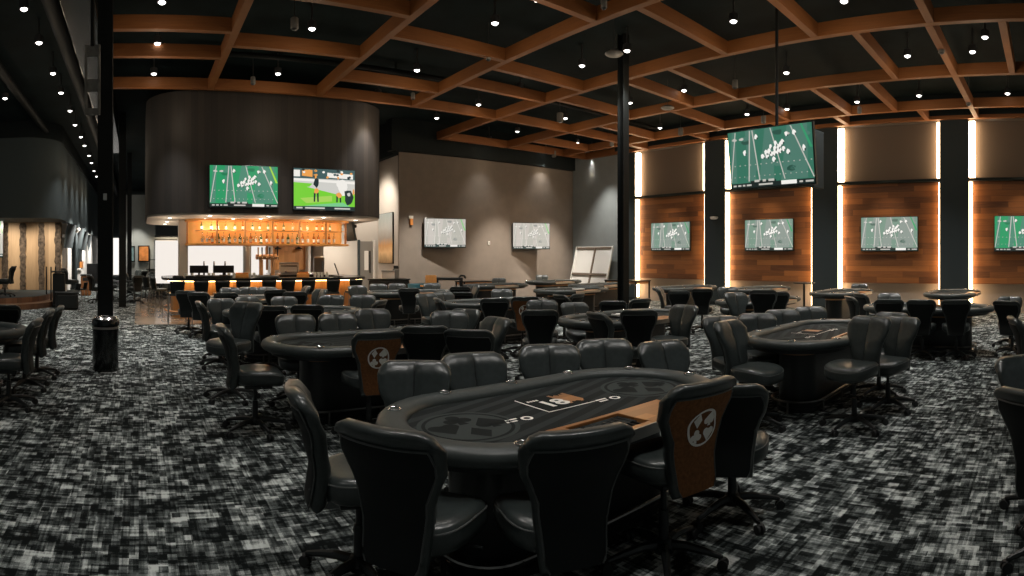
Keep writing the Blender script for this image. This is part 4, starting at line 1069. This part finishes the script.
# back bar: bright wall, columns, wood alcove
m = MB(); m.box((2.75, 20.92, 1.45), (4.3, .12, 1.55), .01); bb = m.build('light_wall', emit('backbar_glow', (1.0, .93, .86), .90), smooth=False)
tag(bb, 'bright white backlit wall panel behind the bar', 'light wall')
for x0, nm in ((247, 'round steel column behind the bar'),):
    p = pol(x0, 19.2); t = thing('column', nm, 'column', (p.x, p.y, 0)); m = MB(); m.cyl((0, 0, 0), (0, 0, 2.7), .14, seg=24); m.build('shaft', M['steel'], t); m = MB(); m.lathe([(.14, 0), (.2, 0), (.2, .05), (.14, .06)]); m.build('base_ring', M['steel'], t)
p = pol(183, 16.2); t = thing('corner_post', 'pale square post under the left end of the drum', 'post', (p.x, p.y, 0))
m = MB(); m.box((0, 0, 1.33), (.26, .26, 2.65), .01); m.build('shaft', M['lightwall'], t, smooth=False); m = MB(); m.box((0, 0, .05), (.30, .30, .1), .006); m.build('plinth', M['base_black'], t, smooth=False)
xa, xb = 20.6 * math.tan(th(267)), 20.6 * math.tan(th(311))
al = thing('kitchen_hatch', 'brown wood-lined serving hatch behind the bar', 'hatch', ((xa + xb) / 2, 20.6, 0))
wd = xb - xa
m = MB(); m.box((0, .18, 1.65), (wd, .04, 1.0)); m.build('back_board', M['amber_front'], al, smooth=False)
for sx in (-1, 1):
    m = MB(); m.box((sx * (wd / 2 - .12), 0, 1.10), (.10, .4, 2.2), .006); m.build('jamb', M['whitewall'], al, smooth=False)
m = MB(); m.box((0, 0, 2.17), (wd, .4, .12), .006); m.build('lintel', M['amber_front'], al, smooth=False)
for sx in (-.45, .35):
    m = MB(); m.cyl((sx, -.05, 2.1), (sx, -.05, 2.0), .02, seg=8); m.lathe([(.03, 2.0), (.16, 1.92), (.15, 1.91), (0, 1.98)], (sx, -.05, 0), seg=16); m.build('lamp_shade', M['plastic'], al)
m = MB(); m.box((0, -.1, 1.02), (wd, .6, .06), .01); m.build('sill', M['steel'], al, smooth=False)
# things on the bar
p = pol(267, 15.0 / math.cos(th(267)), 1.078); t = thing('beer_tap', 'copper beer tap tower with many handles on the bar', 'beer tap', tuple(p))
m = MB(); m.box((0, 0, .035), (.62, .24, .07), .02); m.build('drip_tray', M['steel'], t, smooth=False)
m = MB(); m.cyl((-.16, 0, .05), (-.16, 0, .55), .055); m.cyl((.16, 0, .05), (.16, 0, .55), .055); m.tube([(-.30, 0, .55), (.30, 0, .55)], .07, seg=14); m.build('tower', M['copper'], t)
for k in range(6):
    x = -.26 + k * .104
    m = MB(); m.tube([(x, -.05, .55), (x, -.13, .54), (x, -.15, .47)], .014, seg=8); tp = m.build('spout', M['chrome'], t)
    m = MB(); m.cyl((x, -.10, .58), (x, -.10, .80), .014, .022, seg=10); m.build('tap_handle', M['base_black'] if k % 2 else M['copper'], t)
def gizmo(x, d, z, parts, name, label, cat, rz=None):
    p = pol(x, d / math.cos(th(x)), z); t = thing(name, label, cat, tuple(p), -th(x) if rz is None else rz)
    for nm, c, s_, mt in parts:
        m = MB(); m.box(c, s_, min(s_) * .12); m.build(nm, mt, t, smooth=False)
    return t
gizmo(289, 17.3, 1.075, [('body', (0, 0, .20), (.62, .4, .26), M['whitewall']), ('top_tray', (0, 0, .36), (.6, .38, .05), M['steel']), ('group_head', (-.10, -.22, .10), (.05, .1, .06), M['chrome']), ('control_strip', (0, -.205, .28), (.5, .015, .05), M['can_grey']), ('steam_wand', (.26, -.22, .16), (.02, .03, .2), M['chrome']), ('feet', (0, 0, .035), (.5, .34, .07), M['steel'])], 'coffee_machine', 'white coffee machine on the rear of the bar', 'coffee machine')
gizmo(303, 15.2, 1.078, [('crate', (0, 0, .05), (.34, .24, .10), M['amber']), ('fruit_layer', (0, 0, .12), (.28, .18, .05), M['terracotta'])], 'garnish_box', 'orange garnish box on the bar, right of the taps', 'box')
gizmo(243, 15.15, 1.078, [('crate', (0, 0, .05), (.42, .22, .10), M['amber']), ('fruit_layer', (0, 0, .11), (.38, .16, .04), M['terracotta'])], 'garnish_box', 'orange garnish box on the bar, left of the taps', 'box')
gizmo(319, 17.0, 1.075, [('cabinet', (0, 0, .28), (.34, .34, .56), M['steel']), ('door', (0, -.175, .28), (.30, .02, .50), M['can_grey']), ('handle', (.11, -.195, .30), (.02, .02, .25), M['chrome'])], 'ice_dispenser', 'grey upright dispenser on the bar, left of the tilted screen', 'dispenser')
t = gizmo(337.5, 15.0, 1.078, [('base', (0, 0, .012), (.26, .2, .024), M['plastic'])], 'register_screen', 'small black tilted register screen near the right end of the bar', 'register')
m = MB(); m.box((-.03, 0, .22), (.03, .30, .34), .008, Matrix.Rotation(-.35, 3, 'Y')); m.build('screen', M['plastic'], t, smooth=False)
for k, (x, w_) in enumerate(((200, .75), (178, .28), (222, .5))):
    gizmo(x, 15.0, 1.078, [('tray', (0, 0, .025), (w_, .3, .05), M['plastic']), ('rim', (0, 0, .055), (w_ * .9, .26, .012), M['rubber'])], 'bar_mat', 'black mat lying on the bar top, %s from the left' % ORD[[1, 0, 2][k]], 'bar mat')
cu0 = None
for k, x in enumerate((186, 192, 209, 213, 229, 234, 250, 254, 315, 318.5, 322, 327)):
    if cu0 is None:
        cu0 = thing('tumbler', 'g', 'glass'); m = MB(); m.lathe([(0, 0), (.035, 0), (.042, .13), (.039, .13), (.033, .008), (0, .008)], seg=14); m.build('cup', M['cloth_white'], cu0); cut = tree_of(cu0); o = cu0
    else: o = copy_tree(cut)
    o.location = pol(x, 15.02 / math.cos(th(x)), 1.078); tag(o, 'pale tumbler standing on the bar top, %s from the left' % ORD[k], 'glass', 'tumblers on the bar')
for k, x in enumerate((204, 214, 225)):
    t = thing('bar_pump', 'slim dark pump handle on the rear of the bar, %s from the left' % ORD[k], 'pump', tuple(pol(x, 17.25 / math.cos(th(x)), 1.076)), 0, 'rear bar pumps')
    m = MB(); m.cyl((0, 0, 0), (0, 0, .42), .03, .02, seg=10); m.build('post', M['plastic'], t); m = MB(); m.tube([(0, 0, .38), (0, -.08, .40), (0, -.12, .33)], .012, seg=6); m.build('spout', M['steel'], t)
for k, (x, w_) in enumerate(((199, .55), (223.5, .62))):
    t = gizmo(x, 16.95, 1.076, [('foot', (0, 0, .012), (.24, .2, .024), M['plastic']), ('neck', (0, .03, .06), (.06, .05, .1), M['plastic']), ('head', (0, 0, .19), (w_, .06, .22), M['tv_black'])], 'register_screen', 'low black register screen on the rear of the bar, %s one' % ('left' if k == 0 else 'right'), 'register')
# stools at the bar
def stool_mesh():
    t = thing('bar_stool', 'bar stool', 'stool')
    P = []
    for i in range(7):
        z = .74 + .30 * i / 6
        P.append([Vector(((.15 + .035 * i / 6) * u, -.19 - .05 * i / 6 + .05 * u * u, z)) for u in (-1, -.7, -.35, 0, .35, .7, 1)])
    m = MB(); m.grid(P); bk = m.build('backrest', M['leather_rear'], t); md = bk.modifiers.new('thickness', 'SOLIDIFY'); md.thickness = .045
    m = MB(); m.prism(rounded(-.19, -.18, .19, .20, .08), .69, .75); m.build('seat', M['leather'], t)
    for sx in (-1, 1):
        for sy in (-1, 1):
            m = MB(); m.tube([(sx * .19, sy * .17, .70), (sx * .22, sy * .21, 0)], .011, seg=8); m.build('leg', M['bracket'], t)
    m = MB(); m.tube([(-.205, -.195, .25), (.205, -.195, .25), (.205, .195, .25), (-.205, .195, .25)], .011, seg=8, closed=True); m.build('foot_ring', M['bracket'], t)
    return t
sp = stool_mesh(); spt = tree_of(sp)
ST = [177, 200.5, 221.5, 242, 267.5, 286.5, 306.5, 331, 353.5]
for k, x in enumerate(ST):
    o = sp if k == 0 else copy_tree(spt)
    d = 14.0 / math.cos(th(x)); p = pol(x, d); o.location = (p.x, p.y, 0); tag(o, 'low-backed black bar stool along the amber bar front, %s from the left' % ORD[k], 'stool', 'stools at the bar')
for k, (x, d, a) in enumerate(((150.5, 16.9, 60), (158.5, 16.0, 70))):
    o = copy_tree(spt); p = pol(x, d); o.location = (p.x, p.y, 0); o.rotation_euler.z = -math.radians(a); tag(o, ('left-hand' if k == 0 else 'right-hand') + ' one of two stools on the shiny floor at the bar\'s left end', 'stool', 'stools at the bar end')
# right of the bar: door, slanted screen, canvas
xa, xb = 19.46 * math.tan(th(359.5)), 19.46 * math.tan(th(373))
dr1 = thing('door_1', 'grey door with round-ended window right of the bar', 'door', ((xa + xb) / 2, 19.46, 0)); wd = xb - xa
m = MB(); m.box((0, .02, 1.10), (wd, .05, 2.20), .006); m.build('leaf', M['can_grey'], dr1, smooth=False)
for sx in (-1, 1):
    m = MB(); m.box((sx * (wd / 2 + .03), 0, 1.12), (.07, .12, 2.26), .006); m.build('jamb', M['darkgrey'] if sx < 0 else M['whitewall'], dr1, smooth=False)
m = MB(); m.box((0, -.01, 1.50), (.16, .02, .7), .008); m.build('window', M['whitewall'], dr1, smooth=False)
m = MB(); m.box((.13, -.03, 1.45), (.05, .04, .8), .01); m.build('handle', M['plastic'], dr1, smooth=False)
p = pol(350, 17.2); t = thing('television', 'dark slanted screen seen from the side, right of the amber display', 'television', (p.x, p.y, zat(231, 17.2)), -th(350) - 1.1, 'sports screens')
m = MB(); m.box((0, 0, 0), (.55, .07, .60), .01, Matrix.Rotation(.22, 3, 'X')); m.build('casing', M['darkgrey'], t, smooth=False)
m = MB(); m.box((0, .10, .15), (.1, .2, .1), .006); m.build('wall_mount', M['plastic'], t, smooth=False)
# canvas on the return wall: sea-grey sky above an orange sunset glow
t = thing('canvas', 'tall canvas of a grey sky over an orange sunset on the pale wall', 'picture', (8.52, 18.70, 0)); 
za, zb = zat(263.5, 20.7), zat(213.5, 20.7)
m = MB(); m.box((.0, 0, (za + zb) / 2), (.05, 1.2, zb - za), .006); m.build('stretcher', M['plastic'], t, smooth=False)
def canvas_mat():
    m_ = bpy.data.materials.new('sunset_paint'); m_.use_nodes = True; n, l = nt(m_); b = n['Principled BSDF']; b.inputs['Roughness'].default_value = .7
    tc = n.new('ShaderNodeTexCoord'); sx = n.new('ShaderNodeSeparateXYZ'); l.new(tc.outputs['Generated'], sx.inputs[0])
    no = n.new('ShaderNodeTexNoise'); no.inputs['Scale'].default_value = 5; l.new(tc.outputs['Generated'], no.inputs['Vector'])
    f = math_node(n, l, 'ADD', sx.outputs[2], math_node(n, l, 'MULTIPLY', math_node(n, l, 'SUBTRACT', no.outputs['Fac'], .5), .15))
    r = n.new('ShaderNodeValToRGB'); e = r.color_ramp.elements
    e[0].position = 0; e[0].color = (*lin((150, 120, 85)), 1); e[1].position = 1; e[1].color = (*lin((150, 160, 158)), 1)
    for ps, c in ((.22, (245, 205, 150)), (.36, (220, 165, 110)), (.5, (170, 160, 150)), (.7, (185, 185, 180))):
        k = e.new(ps); k.color = (*lin(c), 1)
    l.new(f, r.inputs['Fac']); l.new(r.outputs['Color'], b.inputs['Base Color']); return m_
M['canvas'] = canvas_mat()
m = MB(); m.box((-.03, 0, (za + zb) / 2), (.012, 1.18, zb - za - .03)); m.build('painting', M['canvas'], t, smooth=False)
spot(None, 'bare_wall_wash', (7.4, 18.7, 5.0), 110, 90, .8, (1, .88, .74), rot=(0, math.radians(-28), 0))
spot(None, 'bare_wall_wash', (6.6, 18.2, 2.6), 160, 130, .9, (1, .90, .78), rot=(math.radians(24), 0, 0))  # spot added without a fixture to brighten the pale wall by the door
spot(None, 'bare_wall_wash', (7.7, 18.0, 4.9), 420, 110, .9, (1, .90, .78), rot=(math.radians(24), 0, 0))  # second added spot for the same wall, also without a fixture
# counter with boxes below the canvas
gizmo(389, 16.8, 0, [('carcass', (0, 0, .45), (1.3, .5, .9), M['base_black']), ('top', (0, 0, .915), (1.36, .55, .03), M['plastic']), ('door', (-.32, -.26, .45), (.6, .02, .78), M['plastic']), ('door', (.32, -.26, .45), (.6, .02, .78), M['plastic'])], 'sideboard', 'low black sideboard below the sunset canvas', 'sideboard')
gizmo(388, 16.75, .93, [('body', (0, 0, .12), (.42, .3, .24), M['whitewall']), ('lid', (0, 0, .255), (.44, .32, .03), M['steel'])], 'printer', 'white box-like printer on the sideboard', 'printer')
gizmo(396, 16.75, .93, [('body', (0, 0, .16), (.22, .28, .32), M['can_grey']), ('funnel', (0, 0, .37), (.16, .18, .10), M['plastic'])], 'coffee_grinder', 'grey appliance at the right end of the sideboard', 'appliance')
# small wall fittings on the brown wall
def wallbit(x, y, name, label, cat, parts):
    az = th(x); d = (WY - .03) / math.cos(az); p = pol(x, d, zat(y, d)); t = thing(name, label, cat, tuple(p))
    for nm, c, s_, mt in parts:
        m = MB(); m.box(c, s_, min(s_) * .15); m.build(nm, mt, t, smooth=False)
wallbit(411, 219, 'alarm_light', 'small red and white alarm fitting left of the left wall screen', 'alarm', [('plate', (0, 0, .06), (.16, .04, .10), M['cloth_white']), ('body', (0, -.03, -.10), (.11, .06, .22), M['terracotta'])])
wallbit(489, 243, 'wall_switch', 'tiny pale switch between the two wall screens', 'switch', [('plate', (0, 0, 0), (.09, .02, .13), M['cloth_white']), ('toggle', (0, -.015, 0), (.03, .02, .05), M['can_grey'])])
p = pol(714.5, 17.0); t = thing('wall_sensor', 'small white dome sensor on the dark pilaster between the first two bays', 'sensor', (WX - .02, WX / math.tan(th(714.5)), zat(216.5, 19.6)))
m = MB(); m.lathe([(0, .0), (.13, .0), (.15, -.04), (.11, -.09), (0, -.10)], seg=18); m.build('dome', M['cloth_white'], t)
m = MB(); m.box((.0, 0, .02), (.1, .16, .05), .006); m.build('base_plate', M['plastic'], t, smooth=False)
# leaning framed board in the corner
t = thing('leaning_board', 'big pale framed board leaning on the grey corner wall, cross-braced', 'board', (15.75, 16.22, 0))
R3 = Matrix.Rotation(.26, 3, 'Y').to_4x4()
def lb(c, s_, nm, mt):
    m = MB(); m.box(c, s_, .004); o = m.build(nm, mt, t, smooth=False); o.matrix_local = R3
lb((.02, 0, 1.06), (.03, 2.05, 2.12), 'sheet', M['whitewall'])
for yy in (-1.0, 1.0): lb((-.01, yy, 1.06), (.05, .06, 2.12), 'frame_side', M['cloth_white'])
lb((-.01, 0, 2.05), (.05, 1.95, .07), 'frame_top', M['plaster_dim']); lb((-.01, 0, .98), (.05, 1.95, .09), 'cross_brace', M['plaster_dim']); lb((-.01, 0, .04), (.05, 1.95, .07), 'frame_bottom', M['plaster']); lb((-.012, -.08, 1.06), (.05, .07, 2.0), 'middle_brace', M['plaster_dim'])
spot(None, 'bare_wall_wash', (15.3, 15.5, 5.5), 520, 66, 1.0, (1, .96, .90), rot=(0, math.radians(-16), 0))
for x_ in (9.3, 12.6, 15.0): spot(None, 'bare_wall_wash', (x_, 15.2, 5.5), 1500, 46, .9, (1, .92, .82), rot=(math.radians(25), 0, 0))
spot(None, 'bare_wall_wash', (13.2, 8.5, 5.4), 900, 46, 1.0, (1, .72, .50), rot=(math.radians(62), 0, 0))  # warm spot added in mid-room, no fixture, to tint the upper brown wall

# ================================================================ LEFT AISLE AND DINING AREA
def thing_boxes(name, label, cat, loc, rz, parts, group=None):
    t = thing(name, label, cat, loc, rz, group)
    for nm, c, s_, mt in parts:
        m = MB(); m.box(c, s_, min(s_) * .12); m.build(nm, mt, t, smooth=False)
    return t
# chair and screen on the stage
p = pol(5, 18.6); o = copy_tree(ptree['k']); o.location = (p.x, p.y, .35); o.rotation_euler.z = -th(5) - math.radians(-70); tag(o, 'black swivel chair up on the stage at the left photo edge', 'chair', 'black poker chairs')
p = pol(-15, 21.6); tv((p.x, p.y + .35, zat(237, 21.6)), 0, 1.2, 1.5, 'pale', 'screen on the birch planks cut by the left photo edge', off=.1)
# rail and desk at the stage end
for k, (x, d) in enumerate(((46.5, 19.8), (51, 19.4), (55.5, 19.0))):
    p = pol(x, d, .0); t = thing('rail_post', 'slim black railing post at the stage steps, %s from the left' % ORD[k], 'post', tuple(p), 0, 'stage railing posts')
    m = MB(); m.cyl((0, 0, 0), (0, 0, 1.3), .025, seg=10); m.build('post', M['plastic'], t); m = MB(); m.lathe([(0, 0), (.08, 0), (.08, .015), (.03, .03), (0, .03)]); m.build('foot', M['plastic'], t)
p = pol(59, 18.9); thing_boxes('host_stand', 'black upright host stand right of the stage steps', 'stand', (p.x, p.y, 0), -th(59), [('body', (0, 0, .55), (.42, .45, 1.1), M['base_black']), ('top', (0, -.03, 1.15), (.48, .52, .05), M['plastic']), ('kick_board', (0, -.02, .05), (.44, .47, .1), M['rubber'])])
p = pol(67, 18.0); thing_boxes('planter_bench', 'dark low cabinet beside the host stand', 'cabinet', (p.x, p.y, 0), -th(67), [('body', (0, 0, .25), (.7, .5, .5), M['base_black']), ('top', (0, 0, .52), (.74, .54, .04), M['plastic']), ('foot', (0, 0, .02), (.6, .4, .04), M['rubber'])])
for k, (x, d) in enumerate(((71, 20.6), (74, 19.0), (81, 20.0))):
    if k == 0:
        o = copy_tree(ptree['k']); p = pol(x, d); o.location = (p.x, p.y, 0.25); o.rotation_euler.z = -math.radians(60); tag(o, 'tall-backed black chair against the white corridor wall', 'chair', 'black poker chairs')
    else:
        o = copy_tree(spt); p = pol(x, d); o.location = (p.x, p.y, 0); o.rotation_euler.z = -math.radians(200 + 40 * k); o.scale = (1, 1, .72); tag(o, '%s of two low stools beside the corridor cabinet' % ('left' if k == 1 else 'right'), 'stool', 'corridor stools')
p = pol(74.5, 23.5); t = thing('column', 'grey round column before the white corridor wall', 'column', (p.x, p.y, 0)); m = MB(); m.cyl((0, 0, 0), (0, 0, 2.7), .12, seg=20); m.build('shaft', M['darkgrey'], t); m = MB(); m.lathe([(.12, 2.6), (.24, 2.72), (.24, 2.8), (0, 2.8)]); m.build('capital', M['can_grey'], t)
for k, (x, d, yc, h_) in enumerate(((70, 22.5, 236, 1.1), (79.5, 26, 238, 1.1), (84, 29, 241, 1.1), (88, 33, 243, 1.0))):
    p = pol(x, d); t = thing('television', 'dark screen angled off the corridor wall, %s from the left' % ORD[k], 'television', (p.x, p.y, zat(yc, d)), -math.radians(-86), 'corridor screens')
    m = MB(); m.box((0, 0, 0), (1.5, .08, .95), .012, Matrix.Rotation(.18, 3, 'X')); m.build('casing', M['darkgrey'], t, smooth=False)
    m = MB(); m.box((0, .25, 0), (.12, .5, .12)); m.build('wall_mount', M['plastic'], t, smooth=False)
p = pol(83, 28); thing_boxes('wall_niche', 'dark framed niche with orange items on the corridor wall', 'niche', (-2.86, p.y, 0), 0, [('back', (.0, 0, 1.75), (.04, 2.0, 1.3), M['blackwall']), ('frame_top', (.03, 0, 2.43), (.10, 2.2, .1), M['whitewall']), ('frame_bottom', (.03, 0, 1.05), (.14, 2.2, .1), M['whitewall']), ('item', (.08, .2, 1.25), (.1, .9, .3), M['terracotta'])])
p = pol(86, 24.5); thing_boxes('waste_bin', 'brown and black bin by the corridor wall', 'bin', (p.x, p.y, 0), 0, [('body', (0, 0, .42), (.42, .4, .84), M['brown_fabric']), ('lid', (0, 0, .87), (.46, .44, .06), M['plastic']), ('flap', (0, -.2, .7), (.25, .02, .14), M['plastic'])])
p = pol(94.5, 27); t = thing_boxes('kiosk', 'black screen kiosk on a stand in the left aisle', 'kiosk', (p.x, p.y, 0), -th(94), [('head', (0, 0, .85), (.72, .08, .95), M['tv_black']), ('post', (0, .05, .3), (.08, .06, .6), M['plastic']), ('foot', (0, 0, .02), (.6, .45, .04), M['steel'])])
# added spots without fixtures, brightening the corridor wall and the birch planks
for y_ in (23.5, 26.5, 30, 34): spot(None, 'bare_wall_wash', (-1.6, y_, 2.9), 420, 120, .8, (1, .95, .88), rot=(0, math.radians(48), 0))
for x_ in (-7.0, -5.0, -3.6): spot(None, 'bare_wall_wash', (x_, 20.9, 2.9), 150, 110, .8, (1, .86, .68), rot=(math.radians(40), 0, 0))
# far windows
for k, (x, w_, ya, yb) in enumerate(((97, .62, 240, 277), (115, .55, 238, 276), (124.5, .4, 240, 274))):
    p = pol(x, 40.8); za, zb = zat(yb, 40.8), zat(ya, 40.8)
    t = thing('window_%d' % (k + 1), 'bright tall window at the far end of the aisle, %s from the left' % ORD[k], 'window', (p.x, 40.8, 0), 0, 'far windows'); t['kind'] = 'structure'
    m = MB(); m.box((0, 0, (za + zb) / 2), (w_, .04, zb - za)); m.build('pane', emit('daylight_pane', (1, .96, .9), 1.1), t, smooth=False)
    for sx in (-1, 1):
        m = MB(); m.box((sx * (w_ / 2 + .04), -.02, (za + zb) / 2), (.08, .08, zb - za + .1)); m.build('frame', M['plastic'], t, smooth=False)
# dining wall: pictures, glowing panel, dark soffit
def dining(x0, x1, y0, y1, name, label, cat, mt, depth=.05):
    Yw = 29.4; xa, xb = Yw * math.tan(th(x0)), Yw * math.tan(th(x1)); d = Yw / math.cos(th((x0 + x1) / 2))
    za, zb = zat(y1, d), zat(y0, d)
    t = thing(name, label, cat, ((xa + xb) / 2, Yw, 0))
    m = MB(); m.box((0, .04, (za + zb) / 2), (xb - xa, depth, zb - za), .005); m.build('frame', M['plastic'], t, smooth=False)
    m = MB(); m.box((0, .0, (za + zb) / 2), (xb - xa - .12, .03, zb - za - .12)); m.build('picture_face', mt, t, smooth=False)
M['art_blue'] = mat('blue_green_paint', (.16, .26, .28), .6, var=.8, scale=3)
M['art_orange'] = mat('orange_paint', (.55, .20, .05), .6, var=.55, scale=2)
dining(128, 135, 246, 262, 'picture', 'blue-green picture on the far dining wall', 'picture', M['art_blue'])
dining(138, 149.5, 245.5, 262, 'picture', 'orange-brown picture on the far dining wall', 'picture', M['art_orange'])
dining(155, 177, 239, 267, 'lit_panel', 'tan lamp-lit panel on the far dining wall', 'wall panel', M['plaster'])
for x_ in (1.1, 1.55, 1.95): spot(None, 'bare_wall_wash', (x_, 28.9, 2.75), 22, 150, .8, (1, .78, .52), rot=(math.radians(25), 0, 0))
m = MB(); m.box((2.05, 26.5, 2.95), (2.6, 1.6, .75), .01); sb_ = m.build('soffit_box', M['darkgrey'], smooth=False); tag(sb_, 'dark box soffit left of the bar display', 'soffit')
for x_ in (1.2, 2.9):
    m = MB(); m.cyl((x_, 26.5, 3.3), (x_, 26.5, DECK), .03, seg=8); m.build('hanger', M['column'], sb_)
spot(None, 'bare_wall_wash', (-.1, 28.6, 4.4), 700, 70, .5, (1, .92, .8))
spot(None, 'bare_wall_wash', (1.8, 28.7, 4.6), 300, 60, .5, (1, .85, .65))
# shelf with jars before the lamp-lit panel
p = pol(163, 27.5); thing_boxes('shelf_unit', 'open black shelf before the lamp-lit panel', 'shelf', (p.x, p.y, 0), 0, [('side', (-.65, 0, 1.0), (.05, .35, 2.0), M['plastic']), ('side', (.65, 0, 1.0), (.05, .35, 2.0), M['plastic']), ('board', (0, 0, 1.0), (1.3, .35, .04), M['plastic']), ('board', (0, 0, 1.5), (1.3, .35, .04), M['plastic'])])
for k, (x, r, h_) in enumerate(((160.0, .17, .42), (166.5, .2, .34))):
    p = pol(x, 27.5, 1.52); t = thing('vase', 'dark round vase on the open shelf, %s one' % ('left' if k == 0 else 'right'), 'vase', tuple(p), 0, 'vases'); m = MB(); m.lathe([(0, 0), (r * .6, 0), (r, h_ * .45), (r * .7, h_ * .8), (r * .35, h_ * .9), (r * .45, h_), (0, h_ * .95)], seg=18); m.build('body', M['plastic'], t); m = MB(); m.lathe([(r * .5, h_), (r * .6, h_ * 1.05), (r * .45, h_ * 1.1)], seg=16); m.build('lip', M['can_grey'], t)
# dining tables with chairs round them
dt = None
for k, (x, y, nm) in enumerate(((-.62, 21.2, 'nearest the second black column'), (.78, 23.4, 'nearest the bar end'), (-.75, 28.0, 'behind the third black column'), (1.75, 25.8, 'below the lamp-lit panel'))):
    if dt is None:
        dt = thing('dining_table', 'd', 'table'); m = MB(); m.lathe([(0, .72), (.55, .72), (.57, .74), (.55, .76), (0, .76)], seg=28); m.build('table_top', M['base_black'], dt); m = MB(); m.cyl((0, 0, .03), (0, 0, .73), .04); m.build('post', M['plastic'], dt); m = MB(); m.lathe([(0, 0), (.3, 0), (.3, .02), (.06, .05), (0, .05)]); m.build('foot', M['plastic'], dt); dtt = tree_of(dt); o = dt
    else: o = copy_tree(dtt)
    p = Vector((x, y, 0)); o.location = p; tag(o, 'round dark dining table %s' % nm, 'table', 'dining tables')
    for j in range(4):
        a = j * PI / 2 + .5 + k; c = copy_tree(ptree['k']); c.location = (p.x + 1.0 * math.cos(a), p.y + 1.0 * math.sin(a), 0); c.rotation_euler.z = a + PI / 2
        tag(c, 'black dining-area chair at the %s of the round table %s' % (('right', 'back', 'left', 'front')[int(((a + PI / 4) % (2 * PI)) // (PI / 2))], nm), 'chair', 'dining chairs')
# bar end shelf counter at left
thing_boxes('service_counter', 'grey service counter under the lamp-lit panel of the dining wall', 'counter', (1.35, 28.8, 0), 0, [('body', (0, 0, .5), (1.9, .6, 1.0), M['can_grey']), ('top', (0, 0, 1.03), (2.0, .7, .05), M['base_black']), ('shelf', (0, -.31, .45), (1.8, .03, .03), M['plastic'])])
